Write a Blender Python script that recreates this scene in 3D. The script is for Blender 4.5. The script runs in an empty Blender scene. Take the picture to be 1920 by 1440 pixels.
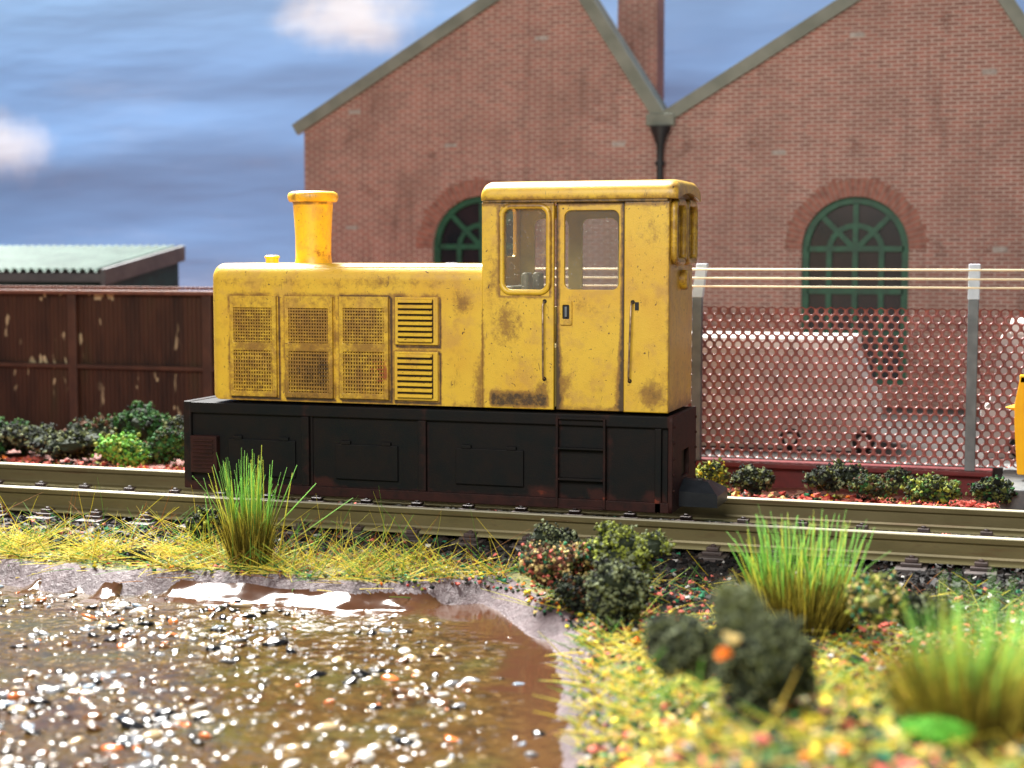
import bpy, bmesh, math, random
from mathutils import Vector, Matrix, noise
random.seed(7)
C = bpy.context.scene
COL = C.collection
PI = math.pi
# ------------------------------------------------------------------ camera maths (used once, to measure real positions)
CZ = 5.3
FPX = 3000.0
PITCH = math.atan(244/FPX); YAW = math.radians(18)
FW = Vector((-math.sin(YAW)*math.cos(PITCH), math.cos(YAW)*math.cos(PITCH), -math.sin(PITCH)))
RT = Vector((math.cos(YAW), math.sin(YAW), 0))
UP = RT.cross(FW)
CAM = Vector((0, 0, CZ))
def ray(u, v): return FW + RT*((u-960)/FPX) - UP*((v-720)/FPX)
def at(u, v, Y):
    d = ray(u, v); return CAM + d*(Y/d.y)
def atz(u, v, Z):
    d = ray(u, v); return CAM + d*((Z-CZ)/d.z)
def X(u, Y=26, v=600): return at(u, v, Y).x
def Z(u, v, Y=26): return at(u, v, Y).z

cam = bpy.data.cameras.new('camera'); camo = bpy.data.objects.new('camera', cam); COL.objects.link(camo)
cam.sensor_width = 36; cam.lens = 36*FPX/1920; cam.clip_start = .1; cam.clip_end = 400
camo.matrix_world = Matrix(((RT.x, UP.x, -FW.x, 0), (RT.y, UP.y, -FW.y, 0), (RT.z, UP.z, -FW.z, CZ), (0, 0, 0, 1)))
cam.dof.use_dof = True; cam.dof.focus_distance = 27.6; cam.dof.aperture_fstop = .36
cam.dof.aperture_blades = 0
C.camera = camo

# ------------------------------------------------------------------ materials
def lin(r, g, b):
    f = lambda c: (c/255/12.92 if c/255 <= .04045 else ((c/255+.055)/1.055)**2.4)
    return (f(r), f(g), f(b), 1)
class NT:
    def __init__(s, name):
        s.m = bpy.data.materials.new(name); s.m.use_nodes = True; s.t = s.m.node_tree
        s.b = s.t.nodes['Principled BSDF']; s.out = s.t.nodes['Material Output']
    def n(s, typ, **k):
        o = s.t.nodes.new(typ)
        for a, v in k.items():
            if a in o.inputs: o.inputs[a].default_value = v
            else: setattr(o, a, v)
        return o
    def l(s, a, b): s.t.links.new(a, b)
    def coord(s, scale=(1, 1, 1), rot=(0, 0, 0)):
        tc = s.n('ShaderNodeTexCoord'); mp = s.n('ShaderNodeMapping')
        mp.inputs['Scale'].default_value = scale; mp.inputs['Rotation'].default_value = rot
        s.l(tc.outputs['Object'], mp.inputs['Vector']); return mp.outputs[0]
    def noise(s, scale, detail=4, rough=.55, co=None, dist=0):
        o = s.n('ShaderNodeTexNoise'); o.inputs['Scale'].default_value = scale; o.inputs['Detail'].default_value = detail
        o.inputs['Roughness'].default_value = rough; o.inputs['Distortion'].default_value = dist
        s.l(co if co is not None else s.coord(), o.inputs['Vector']); return o.outputs['Fac']
    def ramp(s, fac, stops, interp='LINEAR'):
        o = s.n('ShaderNodeValToRGB'); r = o.color_ramp; r.interpolation = interp
        while len(r.elements) < len(stops): r.elements.new(.5)
        for e, (p, c) in zip(r.elements, stops):
            e.position = p; e.color = c if len(c) == 4 else (*c, 1)
        s.l(fac, o.inputs[0]); return o.outputs[0]
    def mix(s, f, a, b, mode='MIX'):
        o = s.n('ShaderNodeMix'); o.data_type = 'RGBA'; o.blend_type = mode
        for i, v in ((0, f), (6, a), (7, b)):
            if hasattr(v, 'links'): s.l(v, o.inputs[i])
            else: o.inputs[i].default_value = v
        return o.outputs[2]
    def math(s, op, a, b=0, clamp=False):
        o = s.n('ShaderNodeMath'); o.operation = op; o.use_clamp = clamp
        for i, v in ((0, a), (1, b)):
            if hasattr(v, 'links'): s.l(v, o.inputs[i])
            else: o.inputs[i].default_value = v
        return o.outputs[0]
    def smooth(s, v, lo, hi):
        o = s.n('ShaderNodeMapRange'); o.interpolation_type = 'SMOOTHSTEP'
        o.inputs['From Min'].default_value = lo; o.inputs['From Max'].default_value = hi
        s.l(v, o.inputs['Value']); return o.outputs[0]
    def attr(s, name):
        o = s.n('ShaderNodeAttribute'); o.attribute_name = name; return o.outputs['Fac']
    def bump(s, h, strength=.3, dist=.02):
        o = s.n('ShaderNodeBump'); o.inputs['Strength'].default_value = strength; o.inputs['Distance'].default_value = dist
        s.l(h, o.inputs['Height']); s.l(o.outputs[0], s.b.inputs['Normal'])
    def fin(s, col=None, rough=.6, spec=.5, metal=0, coat=0):
        if col is not None:
            if hasattr(col, 'links'): s.l(col, s.b.inputs['Base Color'])
            else: s.b.inputs['Base Color'].default_value = col
        if hasattr(rough, 'links'): s.l(rough, s.b.inputs['Roughness'])
        else: s.b.inputs['Roughness'].default_value = rough
        s.b.inputs['Specular IOR Level'].default_value = spec; s.b.inputs['Metallic'].default_value = metal
        s.b.inputs['Coat Weight'].default_value = coat
        return s.m
def simple(name, c1, c2=None, scale=6, rough=.6, bump=.2, spec=.4, bscale=40, metal=0, coat=0):
    t = NT(name)
    c = t.ramp(t.noise(scale), [(.35, c1), (.65, c2)]) if c2 else c1
    if bump: t.bump(t.noise(bscale, 3), bump, .01)
    return t.fin(c, rough, spec, metal, coat)

def yellow(name, base, hot):
    t = NT(name)
    co = t.coord()
    big = t.noise(.9, 4, .6, co)
    c = t.mix(t.smooth(big, .38, .68), base, hot)
    mott = t.noise(4.0, 6, .7, co)
    c = t.mix(t.math('MULTIPLY', t.smooth(mott, .50, .72), .34), c, lin(150, 108, 34))
    c = t.mix(t.math('MULTIPLY', t.smooth(t.noise(1.7, 6, .68, co), .50, .64), .42), c, lin(176, 132, 70))
    # painted-on wash, placed by the mesh attribute, broken up by noise
    g = t.attr('grime')
    nz = t.noise(7, 7, .68, co); nf = t.noise(26, 4, .7, co)
    gg = t.math('ADD', g, t.math('MULTIPLY', t.math('SUBTRACT', nz, .5), 1.0))
    gg = t.math('ADD', gg, t.math('MULTIPLY', t.math('SUBTRACT', nf, .5), .5))
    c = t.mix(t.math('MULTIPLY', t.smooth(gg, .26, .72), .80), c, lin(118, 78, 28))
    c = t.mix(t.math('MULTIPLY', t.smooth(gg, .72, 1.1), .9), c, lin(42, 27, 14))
    sp = t.noise(17, 3, .5, co, .6)
    c = t.mix(t.smooth(sp, .68, .72), c, lin(72, 46, 20))
    sp2 = t.noise(42, 2, .5, co)
    c = t.mix(t.math('MULTIPLY', t.smooth(sp2, .66, .76), .5), c, lin(60, 42, 18))
    # fine scratches
    sc = t.noise(9, 2, .5, t.coord((1, 1, .25), (0, .5, 0)), 2.5)
    c = t.mix(t.math('MULTIPLY', t.smooth(sc, .70, .73), .55), c, lin(80, 52, 22))
    r = t.attr('red')
    c = t.mix(t.math('MULTIPLY', t.smooth(t.math('ADD', r, t.math('MULTIPLY', t.math('SUBTRACT', nz, .5), 1.6)), .45, .7), .7), c, lin(135, 40, 18))
    h = t.math('ADD', t.math('MULTIPLY', mott, .5), t.noise(60, 3, .6, co))
    t.bump(h, .30, .018)
    t.b.inputs['Coat Roughness'].default_value = .32
    return t.fin(c, .44, .45, 0, .35)
M = {}
M['yellow'] = yellow('weathered_yellow_paint', (.66, .42, .028, 1), (.61, .35, .022, 1))
M['orange'] = yellow('chimney_lit_yellow', (.96, .55, .014, 1), (.94, .46, .010, 1))  # orange-yellow paint, brightened in colour to stand in for light striking the chimney
def chassis():
    t = NT('black_underframe'); co = t.coord()
    a = t.noise(2.2, 5, .6, co)
    c = t.ramp(a, [(.35, (.0035, .005, .0055)), (.6, (.008, .006, .0055))])
    g = t.math('ADD', t.attr('grime'), t.math('MULTIPLY', t.math('SUBTRACT', t.noise(5, 5, .65, co), .5), 1.1))
    c = t.mix(t.math('MULTIPLY', t.smooth(g, .3, .9), .8), c, (.040, .0125, .010, 1))
    c = t.mix(t.math('MULTIPLY', t.smooth(g, 1.05, 1.4), .8), c, (.17, .035, .018, 1))
    t.bump(t.noise(70, 3), .3, .012)
    return t.fin(c, .6, .16)
M['black'] = chassis()
M['darkmetal'] = simple('dark_plastic', (.008, .010, .013, 1), (.014, .016, .020, 1), 5, .40, .35, .3, 60)
M['pit'] = simple('dark_pit_brown', (.02, .014, .008, 1), (.035, .024, .01, 1), 14, .8, .2)  # near-black brown for the handrail sockets and slot backing
M['grille_dark'] = simple('grille_wash', (.035, .022, .006, 1), (.010, .007, .004, 1), 2.1, .7, .2)
M['wire'] = simple('brass_wire', (.42, .30, .20, 1), (.12, .07, .04, 1), 9, .35, .1, .5, 40, .6)
M['inner'] = simple('cab_interior_paint', (.46, .36, .10, 1), (.36, .28, .08, 1), 3, .6, .1)
M['seat'] = simple('cab_fittings', (.20, .19, .12, 1), (.12, .12, .09, 1), 4, .5, .1)
def glass():
    t = NT('clear_glazing')
    tr = t.n('ShaderNodeBsdfTransparent'); tr.inputs[0].default_value = (.94, .94, .93, 1)
    gl = t.n('ShaderNodeBsdfGlossy'); gl.inputs['Roughness'].default_value = .12; gl.inputs[0].default_value = (1, 1, 1, 1)
    df = t.n('ShaderNodeBsdfDiffuse'); df.inputs[0].default_value = (.55, .52, .45, 1)
    m1 = t.n('ShaderNodeMixShader'); m1.inputs[0].default_value = .06
    t.l(tr.outputs[0], m1.inputs[1]); t.l(gl.outputs[0], m1.inputs[2])
    m2 = t.n('ShaderNodeMixShader')
    t.l(t.math('ADD', .05, t.math('MULTIPLY', t.smooth(t.noise(30, 3), .66, .72), .6)), m2.inputs[0])
    t.l(m1.outputs[0], m2.inputs[1]); t.l(df.outputs[0], m2.inputs[2])
    t.l(m2.outputs[0], t.out.inputs[0]); return t.m
M['glass'] = glass()
def brick():
    t = NT('brick_wall'); tc = t.n('ShaderNodeTexCoord'); sx = t.n('ShaderNodeSeparateXYZ'); t.l(tc.outputs['Object'], sx.inputs[0])
    cx = t.n('ShaderNodeCombineXYZ')
    t.l(t.math('ADD', sx.outputs[0], sx.outputs[1]), cx.inputs[0]); t.l(sx.outputs[2], cx.inputs[1])
    b = t.n('ShaderNodeTexBrick'); t.l(cx.outputs[0], b.inputs['Vector'])
    b.inputs['Scale'].default_value = 1; b.inputs['Brick Width'].default_value = .36; b.inputs['Row Height'].default_value = .107
    b.inputs['Mortar Size'].default_value = .021; b.inputs['Mortar Smooth'].default_value = .3; b.inputs['Bias'].default_value = -.1
    b.inputs['Color1'].default_value = lin(166, 106, 92); b.inputs['Color2'].default_value = lin(130, 86, 76); b.inputs['Mortar'].default_value = lin(198, 178, 166)
    co = t.coord()
    c = t.mix(t.math('MULTIPLY', t.smooth(t.noise(.45, 5, .6, co), .4, .7), .45), b.outputs['Color'], lin(128, 100, 90))
    c = t.mix(t.math('MULTIPLY', t.smooth(t.noise(1.1, 4, .6, co), .58, .75), .5), c, lin(92, 66, 60))
    c = t.mix(t.math('MULTIPLY', t.smooth(t.noise(5, 3, .6, t.coord((.5, .5, 2))), .6, .75), .35), c, lin(165, 130, 112))
    st = t.noise(1.2, 4, .6, t.coord((1.6, 1, .22)))
    c = t.mix(t.math('MULTIPLY', t.smooth(st, .52, .72), .35), c, lin(84, 66, 60))
    h = t.math('ADD', t.math('MULTIPLY', b.outputs['Fac'], -1), t.math('MULTIPLY', t.noise(14, 3), .35))
    t.bump(h, .9, .04)
    return t.fin(c, .75, .25)
M['brick'] = brick()
M['brick_arch'] = simple('arch_brick', lin(162, 106, 92), lin(124, 84, 74), 5, .75, .3, .25, 30)
M['arch_mortar'] = simple('arch_mortar', lin(150, 126, 112), lin(128, 106, 96), 5, .8, .3)
M['fascia'] = simple('grey_green_fascia', lin(128, 130, 118), lin(108, 112, 100), 1.2, .6, .15)
M['rooftile'] = simple('slate_roof', lin(90, 96, 92), lin(70, 76, 74), 3, .7, .2)
M['airbrick'] = simple('pale_air_brick', lin(178, 168, 160), lin(146, 134, 126), 9, .7, .3)
M['gframe'] = simple('green_window_paint', lin(26, 84, 58), lin(18, 62, 44), 4, .5, .1)
M['dglass'] = simple('dark_window_glass', (.006, .007, .010, 1), (.022, .013, .016, 1), .8, .25, 0, .3)
M['pipe'] = simple('black_cast_iron', (.008, .010, .012, 1), (.015, .016, .018, 1), 6, .45, .1)
def wood():
    t = NT('creosoted_planks'); co = t.coord((1, 1, .18))
    c = t.ramp(t.noise(1.6, 5, .6, co), [(.35, lin(42, 25, 19)), (.55, lin(66, 40, 28)), (.72, lin(56, 42, 26))])
    p = t.noise(2.3, 2, .5, t.coord((1.5, 1, .62)), .4)
    reg = t.noise(.32, 1, .5, t.coord())
    mk = t.math('MULTIPLY', t.smooth(p, .62, .66), t.smooth(reg, .44, .54))
    c = t.mix(t.math('MULTIPLY', mk, .8), c, lin(196, 178, 142))
    t.bump(t.noise(8, 4, .6, t.coord((3, 1, .3))), .5, .03)
    return t.fin(c, .55, .3)
M['wood'] = wood()
M['woodframe'] = simple('fence_frame_paint', lin(76, 48, 36), lin(58, 36, 28), 2, .5, .2)
M['cap'] = simple('fence_capping', lin(120, 78, 62), lin(96, 60, 50), 5, .5, .3)
M['hutroof'] = simple('corrugated_sheet', lin(78, 94, 86), lin(60, 74, 68), 1.2, .45, .1)
M['hutedge'] = simple('hut_bargeboard', lin(92, 94, 94), lin(76, 78, 80), 2, .6, .1)
M['hutwall'] = simple('hut_teal_boards', lin(16, 62, 60), lin(12, 46, 46), 2, .6, .1)
M['net'] = simple('red_oxide_mesh', lin(150, 86, 80), lin(108, 56, 52), 2.2, .42, .35, .6, 14)
M['redwall'] = simple('red_oxide_plinth', lin(104, 30, 32), lin(78, 24, 26), 2.5, .5, .4, .4, 25)
M['post'] = simple('concrete_post', lin(112, 118, 122), lin(92, 98, 102), 3, .7, .3)
M['postlight'] = simple('lit_post_tip', lin(196, 202, 210), lin(176, 184, 192), 3, .7, .2)  # post colour lightened, painting in the light caught by the tilted tips
M['cream'] = simple('cream_thread', lin(240, 224, 190), None, 3, .6, 0)
M['vanwhite'] = simple('white_van_paint', (.82, .80, .76, 1), (.74, .72, .68, 1), 1.5, .3, 0)
M['vangrey'] = simple('pale_grey_van_paint', lin(206, 200, 196), lin(188, 182, 178), 1.5, .35, 0)
M['tyre'] = simple('tyre_rubber', (.012, .012, .012, 1), None, 3, .7, 0)
M['concrete'] = simple('concrete_block', lin(112, 112, 110), lin(88, 90, 92), 3, .8, .5, .2, 18)
M['ypaint'] = simple('bright_yellow_paint', (.90, .46, .005, 1), (.85, .40, .005, 1), 3, .35, .1)
def rail():
    t = NT('rail_metal'); co = t.coord((.4, 2, 2))
    sz = t.n('ShaderNodeSeparateXYZ'); tc = t.n('ShaderNodeTexCoord'); t.l(tc.outputs['Object'], sz.inputs[0])
    web = t.ramp(t.noise(1.5, 5, .6, co), [(.3, lin(92, 84, 54)), (.7, lin(114, 104, 72))])
    t.bump(t.noise(30, 3), .15, .01)
    web = t.mix(t.math('MULTIPLY', t.smooth(t.noise(6, 5, .7, co), .56, .72), .5), web, lin(84, 70, 46))
    c = t.mix(t.smooth(sz.outputs[2], .402, .412), web, lin(196, 190, 166))
    c = t.mix(t.smooth(t.math('MULTIPLY', sz.outputs[2], -1), -.06, -.03), c, lin(150, 142, 104))
    c = t.mix(t.math('MULTIPLY', t.smooth(t.noise(2.2, 6, .7, t.coord((.25, 3, 3))), .55, .7), .6), c, lin(92, 62, 40))
    return t.fin(c, .42, .5, .35)
M['rail'] = rail()
M['sleeper'] = simple('dark_sleeper_plastic', lin(78, 68, 66), lin(54, 46, 44), 4, .55, .4, .5, 30)
M['chair'] = simple('brown_chair_plastic', lin(74, 60, 58), lin(54, 44, 42), 6, .5, .3)

def ground():
    t = NT('scenic_ground'); co = t.coord()
    n1 = t.noise(3, 6, .65, co); n2 = t.noise(14, 5, .7, co)
    base = t.ramp(n2, [(.32, lin(44, 48, 26)), (.48, lin(92, 96, 38)), (.60, lin(140, 128, 52)), (.72, lin(116, 58, 44))])
    base = t.mix(t.smooth(n1, .5, .65), base, lin(48, 70, 40))
    bal = t.ramp(n2, [(.35, (.010, .009, .009)), (.65, (.035, .03, .027))])
    c = t.mix(t.attr('ballast'), base, bal)
    dirt = t.ramp(n2, [(.35, lin(62, 34, 28)), (.5, lin(120, 62, 50)), (.68, lin(150, 92, 70))])
    c = t.mix(t.attr('dirt'), c, dirt)
    mud = t.ramp(n1, [(.35, lin(74, 60, 63)), (.65, lin(98, 81, 84))])
    mm = t.smooth(t.math('ADD', t.attr('mud'), t.math('MULTIPLY', t.math('SUBTRACT', n1, .5), .7)), .42, .58)
    c = t.mix(mm, c, mud)
    h = t.math('ADD', t.noise(9, 5, .65, co, .5), t.math('MULTIPLY', t.noise(45, 3), .3))
    t.bump(h, .8, .09)
    return t.fin(c, .5, .4)
M['ground'] = ground()
def water():
    t = NT('resin_water'); co = t.coord()
    n1 = t.noise(.8, 4, .6, co); n2 = t.noise(7, 5, .7, t.coord((.6, 1, 1)))
    c = t.ramp(n1, [(.36, lin(62, 42, 24)), (.5, lin(72, 54, 28)), (.66, lin(66, 60, 32))])
    c = t.mix(t.math('MULTIPLY', t.smooth(n2, .50, .60), .85), c, lin(34, 28, 20))
    c = t.mix(t.math('MULTIPLY', t.smooth(t.noise(9, 4, .6, t.coord((.7, 1, 1), (0, 0, 2))), .60, .68), .5), c, lin(150, 122, 76))
    cl = t.attr('clear')
    c = t.mix(cl, c, t.mix(n2, lin(58, 38, 26), lin(76, 48, 32)))
    v = t.n('ShaderNodeTexVoronoi'); v.inputs['Scale'].default_value = 5; t.l(co, v.inputs['Vector'])
    h = t.math('ADD', t.math('MULTIPLY', t.noise(2.5, 2, .5, co), .9), t.math('MULTIPLY', t.smooth(v.outputs['Distance'], .0, .45), -.35))
    h = t.math('MULTIPLY', h, t.math('SUBTRACT', 1, t.math('MULTIPLY', cl, .97)))
    h = t.math('ADD', h, t.math('MULTIPLY', t.math('MULTIPLY', t.noise(11, 2, .5, co), .12), t.math('SUBTRACT', 1, cl)))
    t.bump(h, .45, .12)
    return t.fin(c, .10, .22)
M['water'] = water()
def sky():
    t = NT('painted_sky_sheet'); co = t.coord((1, 1, 1))
    tc = t.n('ShaderNodeTexCoord'); s = t.n('ShaderNodeSeparateXYZ'); t.l(tc.outputs['Object'], s.inputs[0])
    c = t.ramp(t.math('DIVIDE', s.outputs[2], 22), [(.05, lin(134, 176, 226)), (.3, lin(126, 172, 228)), (.6, lin(140, 186, 242)), (.85, lin(160, 204, 250))])
    streak = t.noise(.16, 5, .55, t.coord((.6, 1, 2.4)))
    c = t.mix(t.math('MULTIPLY', t.smooth(streak, .46, .80), .09), c, lin(96, 132, 180))
    pale = t.noise(.22, 5, .6, t.coord((.5, 1, 1.7), (0, .2, 0)))
    c = t.mix(t.math('MULTIPLY', t.smooth(pale, .46, .80), .24), c, lin(206, 226, 252))
    # printed clouds
    for (u, v, rx, rz, k) in ((655, 20, 2.6, 1.55, .9), (712, 62, 1.4, .8, .45), (20, 278, 1.9, 1.2, .72), (560, 36, 1.3, .6, .4), (-60, 250, 2, 1.2, .6)):
        p = at(u, v, 62); mp = t.n('ShaderNodeMapping'); mp.vector_type = 'POINT'
        mp.inputs['Location'].default_value = (-p.x/rx, 0, -p.z/rz); mp.inputs['Scale'].default_value = (1/rx, 0, 1/rz)
        t.l(tc.outputs['Object'], mp.inputs['Vector'])
        ln = t.n('ShaderNodeVectorMath'); ln.operation = 'LENGTH'; t.l(mp.outputs[0], ln.inputs[0])
        d = t.math('ADD', ln.outputs['Value'], t.math('MULTIPLY', t.math('SUBTRACT', t.noise(.7, 6, .6, co), .5), 1.1))
        inv = t.math('SUBTRACT', 1.35, d)
        c = t.mix(t.math('MULTIPLY', t.smooth(inv, -.15, 1.25), k), c, lin(240, 246, 252))
    t.bump(t.noise(.35, 3, .5, t.coord((.35, 1, 1.6))), .12, .4)
    return t.fin(c, .65, .2)
M['sky'] = sky()
def foliage(name, c, rough=.8):
    t = NT(name); t.bump(t.noise(25, 2), .3, .02)
    return t.fin(t.ramp(t.noise(5, 3), [(.35, tuple(x*.7 for x in c[:3])), (.65, c)]), rough, .2)
def F(name, r, g, b): M[name] = foliage(name, lin(r, g, b))
F('turf_dark', 38, 46, 32); F('turf_black', 18, 22, 18); F('turf_olive', 82, 88, 42); F('turf_greygreen', 116, 124, 92)
F('turf_green', 44, 88, 44); F('turf_bright', 104, 160, 58); F('turf_yellow', 226, 204, 62); F('turf_lime', 140, 150, 60)
F('turf_pink', 214, 112, 98); F('turf_red', 160, 52, 40); F('turf_cream', 212, 186, 120); F('turf_orange', 226, 116, 30)
F('turf_brown', 84, 54, 36); F('turf_teal', 44, 120, 84); F('turf_neon', 90, 160, 50); F('turf_midgreen', 62, 96, 40)
F('coal', 22, 20, 20); F('coal_grey', 62, 58, 56); F('coal_brown', 50, 38, 32); F('stone_pale', 196, 192, 186)
for n, c in dict(peb_white=(200, 194, 184), peb_cream=(180, 158, 122), peb_grey=(120, 122, 126), peb_orange=(206, 112, 60), peb_black=(24, 24, 26), peb_brown=(96, 66, 42), peb_blue=(150, 168, 186)).items():
    M[n] = simple(n, lin(*c), tuple(x*.75 for x in lin(*c)[:3])+(1,), 8, .08, .25, .6, 20)
def blade(name, stops):
    t = NT(name)
    c = t.ramp(t.attr('t'), stops)
    rnd = t.attr('rnd')
    c = t.mix(t.math('MULTIPLY', t.smooth(rnd, .74, .8), .7), c, lin(206, 190, 84))
    hs = t.n('ShaderNodeHueSaturation'); t.l(c, hs.inputs['Color']); t.l(t.math('ADD', .72, t.math('MULTIPLY', rnd, .65)), hs.inputs['Value'])
    c = hs.outputs[0]
    t.fin(c, .5, .3)
    tr = t.n('ShaderNodeBsdfTranslucent'); t.l(c, tr.inputs[0])
    mx = t.n('ShaderNodeMixShader'); mx.inputs[0].default_value = .45
    t.l(t.b.outputs[0], mx.inputs[1]); t.l(tr.outputs[0], mx.inputs[2]); t.l(mx.outputs[0], t.out.inputs[0])
    return t.m
M['tuft'] = blade('tuft_fibres', [(0, lin(110, 94, 48)), (.40, lin(134, 126, 56)), (.62, lin(140, 190, 84)), (1, lin(172, 226, 132))])
M['tuft_olive'] = blade('tuft_fibres_short', [(0, lin(96, 80, 34)), (.6, lin(124, 112, 42)), (1, lin(132, 130, 52))])
M['straw'] = blade('straw_fibres', [(0, lin(186, 166, 48)), (1, lin(222, 210, 70))])
M['straw_green'] = blade('green_fibres', [(0, lin(84, 130, 50)), (1, lin(122, 176, 70))])
M['straw_rust'] = blade('rust_fibres', [(0, lin(130, 76, 34)), (1, lin(168, 112, 48))])
M['wheel'] = simple('loco_wheel_metal', (.03, .028, .026, 1), (.05, .04, .03, 1), 5, .45, .1, .5, 40, .5)

# ------------------------------------------------------------------ object helpers
def org(o):
    v = Vector((0, 0, 0))
    while o: v += o.location; o = o.parent
    return v
def tag(o, label=None, cat=None, group=None, kind=None):
    if label: o['label'] = label
    if cat: o['category'] = cat
    if group: o['group'] = group
    if kind: o['kind'] = kind
    return o
def thing(name, loc, label, cat, group=None):
    o = bpy.data.objects.new(name, None); COL.objects.link(o); o.location = loc; o.empty_display_size = .3
    return tag(o, label, cat, group)
def link(name, me, mats, parent=None, loc=None, smooth=False, attrs=None):
    if not isinstance(mats, (list, tuple)): mats = [mats]
    for m in mats: me.materials.append(M[m] if isinstance(m, str) else m)
    if attrs:
        for an, fn in attrs.items():
            a = me.attributes.new(an, 'FLOAT', 'POINT')
            a.data.foreach_set('value', [fn(v.co) for v in me.vertices])
    o = bpy.data.objects.new(name, me); COL.objects.link(o)
    base = Vector((0, 0, 0))
    if parent: o.parent = parent; base = org(parent)
    elif loc is not None: o.location = loc; base = Vector(loc)
    me.transform(Matrix.Translation(-base))
    if smooth:
        me.polygons.foreach_set('use_smooth', [True]*len(me.polygons))
    return o
def bmobj(name, bm, mats, parent=None, loc=None, smooth=False, attrs=None, sharp=None):
    bmesh.ops.recalc_face_normals(bm, faces=bm.faces)
    me = bpy.data.meshes.new(name); bm.to_mesh(me); bm.free()
    o = link(name, me, mats, parent, loc, smooth, attrs)
    if sharp: me.set_sharp_from_angle(angle=math.radians(sharp))
    return o
def box(bm, x0, x1, y0, y1, z0, z1, bev=0, seg=2, mi=0):
    g = bmesh.ops.create_cube(bm, size=1)
    vs = g['verts']
    for v in vs: v.co = Vector(((x0+x1)/2+v.co.x*(x1-x0), (y0+y1)/2+v.co.y*(y1-y0), (z0+z1)/2+v.co.z*(z1-z0)))
    es = list({e for v in vs for e in v.link_edges}); fs = list({f for v in vs for f in v.link_faces})
    for f in fs: f.material_index = mi
    if bev: 
        r = bmesh.ops.bevel(bm, geom=es, offset=bev, segments=seg, affect='EDGES', profile=.5)
        for f in r['faces']: f.material_index = mi
def tube(bm, pts, r, n=8, closed=False, cap=True, flat=1.0):
    pts = [Vector(p) for p in pts]; N = len(pts); rings = []
    rr = r if hasattr(r, '__len__') else [r]*N
    for i, p in enumerate(pts):
        a = pts[(i-1) % N] if (closed or i > 0) else p
        b = pts[(i+1) % N] if (closed or i < N-1) else p
        d = (b-a).normalized()
        ref = Vector((0, 1, 0)) if abs(d.y) < .9 else Vector((0, 0, 1))
        u = d.cross(ref).normalized(); w = u.cross(d).normalized()
        rings.append([bm.verts.new(p + u*math.cos(2*PI*k/n)*rr[i] + w*math.sin(2*PI*k/n)*rr[i]*flat) for k in range(n)])
    for i in range(N if closed else N-1):
        A, B = rings[i], rings[(i+1) % N]
        for k in range(n): bm.faces.new((A[k], A[(k+1) % n], B[(k+1) % n], B[k]))
    if cap and not closed: bm.faces.new(rings[0]); bm.faces.new(rings[-1][::-1])
def lathe(bm, c, prof, n=32, axis='z'):
    rings = []
    for (r, h) in prof:
        ring = []
        for k in range(n):
            a = 2*PI*k/n; x, y = r*math.cos(a), r*math.sin(a)
            p = Vector((x, y, h)) if axis == 'z' else (Vector((x, h, y)) if axis == 'y' else Vector((h, x, y)))
            ring.append(bm.verts.new(Vector(c)+p))
        rings.append(ring)
    for A, B in zip(rings, rings[1:]):
        for k in range(n): bm.faces.new((A[k], A[(k+1) % n], B[(k+1) % n], B[k]))
    bm.faces.new(rings[0]); bm.faces.new(rings[-1])
def rrect(x0, x1, z0, z1, r, n=6):
    r = min(r, (x1-x0)/2, (z1-z0)/2); pts = []
    for cx, cz, a0 in ((x1-r, z1-r, 0), (x0+r, z1-r, 90), (x0+r, z0+r, 180), (x1-r, z0+r, 270)):
        for k in range(n+1):
            a = math.radians(a0+90*k/n); pts.append((cx+r*math.cos(a), cz+r*math.sin(a)))
    return pts
def plate(outline, holes, place, thick, bev=0.0):
    """flat plate with holes, built as a filled curve; place(a,b,c) puts plan (a,b), depth c into the world"""
    cu = bpy.data.curves.new('c', 'CURVE'); cu.dimensions = '2D'; cu.fill_mode = 'BOTH'
    cu.extrude = thick/2-bev; cu.bevel_depth = bev; cu.bevel_resolution = 2; cu.offset = -bev
    for poly in [outline]+list(holes):
        s = cu.splines.new('POLY'); s.points.add(len(poly)-1); s.use_cyclic_u = True
        for p, q in zip(s.points, poly): p.co = (q[0], q[1], 0, 1)
    ob = bpy.data.objects.new('c', cu); COL.objects.link(ob)
    dg = bpy.context.evaluated_depsgraph_get(); me = bpy.data.meshes.new_from_object(ob.evaluated_get(dg))
    bpy.data.objects.remove(ob); bpy.data.curves.remove(cu)
    bm = bmesh.new(); bm.from_mesh(me); bpy.data.meshes.remove(me)
    bmesh.ops.remove_doubles(bm, verts=bm.verts, dist=1e-4)
    for v in bm.verts: v.co = Vector(place(v.co.x, v.co.y, v.co.z))
    return bm
def XZ(y): return lambda a, b, c: (a, y+c, b)
def YZ(x): return lambda a, b, c: (x+c, a, b)
def slice_bm(bm, axis, vals):
    n = Vector((0, 0, 0)); n[axis] = 1
    for v in vals:
        p = Vector((0, 0, 0)); p[axis] = v
        bmesh.ops.bisect_plane(bm, geom=bm.verts[:]+bm.edges[:]+bm.faces[:], plane_co=p, plane_no=n, dist=1e-5)
def fr(a, b, s):
    out = []; v = a
    while v < b: out.append(v); v += s
    return out
def pyobj(name, verts, faces, mats, midx=None, parent=None, loc=None, smooth=False, vattrs=None):
    me = bpy.data.meshes.new(name); me.from_pydata(verts, [], faces); me.update()
    if midx: me.polygons.foreach_set('material_index', midx)
    if vattrs:
        for k, vals in vattrs.items():
            a = me.attributes.new(k, 'FLOAT', 'POINT'); a.data.foreach_set('value', vals)
    return link(name, me, mats, parent, loc, smooth)
def sstep(a, b, x):
    t = max(0, min(1, (x-a)/(b-a))); return t*t*(3-2*t)

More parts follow.
